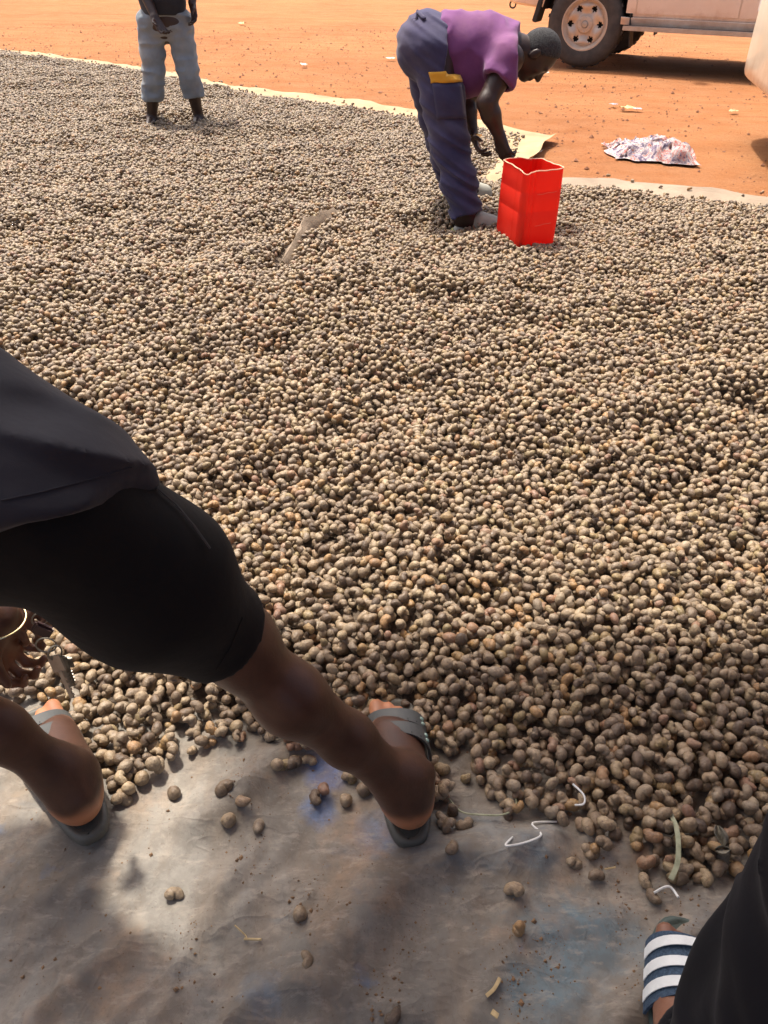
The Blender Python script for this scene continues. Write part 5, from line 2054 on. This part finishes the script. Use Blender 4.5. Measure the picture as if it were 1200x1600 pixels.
            for k in range(6):
                t = 2 * math.pi * (k + .5) / 6
                b_ = MB()
                b_.lathe([(.001, .096), (.009, .094), (.011, .07)], (a_ * math.cos(t) + c2 * math.sin(t)) * .066, ax_, 6)
                b_.build('lug_nut', 'chrome', wh, local=True)
    return root


wc = G(903, 106)
yaw = R(-24)
cR = Matrix.Rotation(yaw, 3, 'Z')
off = cR @ Vector((0.98, -0.915, 0)) * 1.06
car1 = make_car('parked_car', (wc.x - off.x, wc.y - off.y, 0.0), yaw, 'paint', 0.55, 'dusty champagne off-road car with side step and six-hole rims', True, 1.06)
# exhaust end hanging below the rear of the step
b = MB()
b.tube([(3.18, -.62, .40), (3.30, -.86, .33), (3.34, -.96, .27)], [.02, .028, .034], 12)
b.build('exhaust_pipe', 'chrome', car1, local=True)
c2p = G(1214, 172, 0.36)
yaw2 = R(-12)
cR2 = Matrix.Rotation(yaw2, 3, 'Z')
off2 = cR2 @ Vector((0.06, -0.62, 0))
car2 = make_car('parked_car', (c2p.x - off2.x + 0.02, c2p.y - off2.y, 0.0), yaw2, 'cream', 0.36, 'cream car showing its rounded bumper corner at the nut spread', False)
tag(car1, group='parked cars')
tag(car2, group='parked cars')

# ------------------------------------------------------------------ rag and litter on the earth
rc = G(1012, 240)
rag = MB()
n = 46
P = []
for i in range(n + 1):
    row = []
    for j in range(n + 1):
        u, v = i / n - .5, j / n - .5
        edge = 1 - max(abs(u), abs(v)) * 2
        q1 = float(fbm2(u, v, 4.2, 2, 71))
        q2 = float(fbm2(u, v, 4.2, 2, 73))
        q3 = float(fbm2(u * 1.4 + v, v, 5.4, 2, 75))
        hgt = (1 - 2.8 * abs(q3)) * .062 + .040 * q1
        x = u * .52 + q1 * .085
        y = v * .50 + q2 * .085 - u * .10
        z = max(0.006, (hgt + .045 * math.exp(-((u - .12) / .25) ** 2)) * min(1, edge * 4 + .06)) - 0.004 + .003 * q2
        row.append(rc + Vector((x, y, z)))
    P.append(row)
rag.grid(P)
tag(rag.build('rag', 'rag', None, tuple(rc), sharp=None), 'crumpled white rag with red and dark print on the red earth', 'rag')


def scrap(px, py, size, mat, label, cat='litter', asp=0.6, seed=0):
    c = G(px, py, 0.004)
    b_ = MB()
    P_ = []
    a = random.uniform(0, 3)
    for i in range(7):
        row = []
        for j in range(6):
            u, v = i / 6 - .5, j / 5 - .5
            k_ = float(fbm2(u + seed, v, 3, 2, 81 + seed))
            x, y = u * size + k_ * size * .2, v * size * asp + k_ * size * .15
            row.append(c + Vector((x * math.cos(a) - y * math.sin(a), x * math.sin(a) + y * math.cos(a), .012 + abs(k_) * size * .3)))
        P_.append(row)
    b_.grid(P_, 0.001)
    tag(b_.build({'paper': 'paper_scrap', 'straw': 'husk_scrap', 'lilac_wrap': 'plastic_shred'}.get(mat, 'wrapper'), mat, None, tuple(c)), label, cat, None, 'thing')


scrap(980, 171, .13, 'yellow_wrap', 'flattened yellow wrapper on the red earth beside the blue wrapper', seed=1)
scrap(958, 165, .06, 'blue_wrap', 'small twisted blue wrapper on the red earth near the cars', seed=2, asp=1)
scrap(995, 172, .08, 'lilac_wrap', 'thin lilac plastic shred on the red earth beside the yellow wrapper', seed=3)
scrap(850, 116, .10, 'paper', 'white paper scrap on the red earth below the front wheel', seed=4)
scrap(378, 38, .16, 'yellow_wrap', 'pale yellow scrap on the bare red earth behind the standing person', seed=5)
scrap(475, 103, .10, 'paper', 'crumpled white paper scrap on the earth by the beige tarp rim', seed=6)
scrap(610, 93, .11, 'paper', 'flat pale paper scrap on the earth behind the bending person', seed=7)
scrap(1145, 176, .09, 'straw', 'small straw coloured scrap on the earth past the crumpled rag', seed=8)
scrap(838, 240, .07, 'paper', 'white chip lying on the corner of the beige tarp', seed=9, asp=.8)


# gravel on the earth: one object
gp = []
gxr = rng.uniform(-6, 4.5, 30000)
gyr = rng.uniform(4.3, 15, 30000)
k = inframe(gxr, gyr, np.zeros(30000), 60, -60, 0) & (polydist(gxr, gyr, NUTPOLY) < -0.10)
gxr, gyr = gxr[k][:9000], gyr[k][:9000]
size = rng.lognormal(-5.15, .5, len(gxr)).clip(.002, .022)
dens = fbm2(gxr, gyr, 1.1, 3, 88)
k = dens + rng.uniform(-.5, .5, len(gxr)) > -.15
gxr, gyr, size = gxr[k], gyr[k], size[k]
oct_v = np.array([(1, 0, 0), (-1, 0, 0), (0, 1, 0), (0, -1, 0), (0, 0, .7), (0, 0, -.5)])
oct_f = np.array([(0, 2, 4), (2, 1, 4), (1, 3, 4), (3, 0, 4), (2, 0, 5), (1, 2, 5), (3, 1, 5), (0, 3, 5)])
ng_ = len(gxr)
VV = oct_v[None] * size[:, None, None] * rng.uniform(.6, 1.3, (ng_, 6, 1))
ang = rng.uniform(0, 6.28, ng_)
ca, sa = np.cos(ang)[:, None], np.sin(ang)[:, None]
VV = np.stack([VV[..., 0] * ca - VV[..., 1] * sa, VV[..., 0] * sa + VV[..., 1] * ca, VV[..., 2]], -1)
gz = 0.018 * fbm2(gxr, gyr, 0.9, 3, 77) - 0.012 + size * .3
VV += np.stack([gxr, gyr, gz], -1)[:, None, :]
FF = (oct_f[None] + (np.arange(ng_) * 6)[:, None, None]).reshape(-1, 3)
tag(mesh_obj('gravel', VV.reshape(-1, 3), FF, 'stone', smooth=False), 'loose laterite gravel strewn over the red earth', 'gravel', kind='stuff')

# husk crumbs and dust on the near tarp: one object
cl = np.array([[*G(px_, py_)[:2]] for px_, py_ in ((395, 1350), (380, 1235), (480, 1420), (800, 1500), (805, 1560), (640, 1480), (1060, 1400), (1040, 1450), (970, 1440), (930, 1350), (860, 1500), (1000, 1570), (300, 1500), (600, 1560))])
ci = rng.integers(0, len(cl), 900)
cpos = cl[ci] + rng.normal(0, .022, (900, 2)) * np.array([.7, 1.2])
un = np.stack([rng.uniform(-.6, .7, 700), rng.uniform(.25, .85, 700)], 1)
cpos = np.concatenate([cpos, un])
size = rng.lognormal(-7.0, .55, len(cpos)).clip(.0005, .0045)
VV = oct_v[None] * size[:, None, None] * rng.uniform(.5, 1.5, (len(cpos), 6, 1))
VV += np.stack([cpos[:, 0], cpos[:, 1], tarp_z(cpos[:, 0], cpos[:, 1]) + size * .3], -1)[:, None, :]
FF = (oct_f[None] + (np.arange(len(cpos)) * 6)[:, None, None]).reshape(-1, 3)
tag(mesh_obj('husk_crumbs', VV.reshape(-1, 3), FF, 'crumb', smooth=False), 'brown husk crumbs and grit sprinkled over the front tarp', 'crumbs', kind='stuff')


# strings, straws and leaves at the front
def strand(name, pts, r_, mat, label, cat, lift=0.004, flat=1.0, heights=None):
    P_ = []
    q = [Vector((px_, py_, 0)) for px_, py_ in pts]
    for i in range(len(q) - 1):
        for t in range(5):
            p0, p1, p2, p3_ = q[max(i - 1, 0)], q[i], q[i + 1], q[min(i + 2, len(q) - 1)]
            t_ = t / 5
            c = 0.5 * (2 * p1 + (p2 - p0) * t_ + (2 * p0 - 5 * p1 + 4 * p2 - p3_) * t_ ** 2 + (3 * p1 - p0 - 3 * p2 + p3_) * t_ ** 3)
            P_.append((c, i + t_))
    P_.append((q[-1], len(q) - 1))
    W_ = []
    for c, tt_ in P_:
        g_ = G(c.x, c.y, 0.01)
        z = float(max(tarp_z(np.array([g_.x + e1]), np.array([g_.y + e2]))[0] for e1 in (-.012, 0, .012) for e2 in (-.012, 0, .012))) + lift
        if heights:
            z += float(np.interp(tt_, range(len(heights)), heights))
        g_ = G(c.x, c.y, z)
        W_.append(g_)
    b_ = MB()
    b_.tube(W_, r_, 6, True, flat)
    tag(b_.build(name, mat, None, tuple(W_[0])), label, cat)


strand('plastic_strip', [(870, 1284), (832, 1286), (844, 1300), (842, 1308), (815, 1318), (790, 1321), (801, 1308)], .0016, 'white_string', 'kinked white plastic strip lying on the bare tarp', 'string')
strand('plastic_strip', [(895, 1225), (912, 1242), (912, 1256), (898, 1258)], .0016, 'white_string', 'bent white plastic strip lying on top of the nuts', 'string', .004, 1.0, [.034, .036, .036, .034])
strand('plastic_strip', [(1022, 1395), (1045, 1385), (1060, 1402)], .0018, 'white_string', 'short white plastic strip under the fringe nuts by the dry leaf', 'string', .006, 1.0, [.004, .012, .010])
strand('plant_fibre', [(684, 1232), (700, 1246), (720, 1268), (750, 1273), (785, 1273), (805, 1262), (806, 1245)], .0015, 'green_string', 'long pale green fibre curling over the tarp beside the heel', 'fibre', .010)
strand('plant_fibre', [(1044, 1266), (1056, 1290), (1060, 1320), (1058, 1350), (1048, 1374)], .0042, 'green_string', 'flat pale grass blade draped over the fringe nuts', 'fibre', .006, .25, [.030, .034, .032, .028, .018])
strand('straw', [(367, 1446), (382, 1460), (386, 1467)], .0011, 'straw', 'thin bent dry straw lying on the grey tarp', 'straw', .003)
strand('straw', [(381, 1467), (408, 1468)], .0016, 'straw', 'short straight pale straw lying on the grey tarp', 'straw', .003)
strand('straw', [(760, 1556), (772, 1545), (781, 1528)], .0028, 'straw', 'frayed dry straw tuft on the bluish part of the tarp', 'straw', .003, .4)
strand('straw', [(768, 1580), (778, 1588)], .004, 'straw', 'small curled husk flake at the frayed straw tuft', 'straw', .003, .4)
strand('straw', [(1140, 1345), (1160, 1352), (1150, 1362)], .001, 'straw', 'thin dry stalk beside the dry leaf at the nuts', 'straw', .012)
strand('straw', [(945, 1358), (962, 1355)], .0013, 'straw', 'dry stalk poking from the fringe nuts', 'straw', .006)
for pts, lab in (([(1122, 1290), (1128, 1303), (1132, 1322)], 'curled grey dry leaf standing among the fringe nuts'), ([(1118, 1328), (1130, 1332), (1140, 1326)], 'flat crinkled dry leaf lying on the fringe nuts')):
    P_ = []
    for i in range(7):
        t = i / 6
        a, c, e = [Vector((*p_, 0)) for p_ in pts]
        m_ = a * (1 - t) ** 2 + c * (2 * t * (1 - t)) + e * t * t
        row = []
        for j in range(5):
            w_ = (j / 4 - .5) * 24 * math.sin(math.pi * (.08 + .86 * t))
            row.append(G(m_.x + w_ * (.9 if 'curled' in lab else .3), m_.y + w_ * (.2 if 'curled' in lab else .75), .052 + .006 * math.cos(j * 2.2) + .004 * math.sin(5 * t)))
        P_.append(row)
    b = MB()
    b.grid(P_, 0.0008)
    tag(b.build('dry_leaf', 'leaf', None, tuple(P_[0][2])), lab, 'leaf')
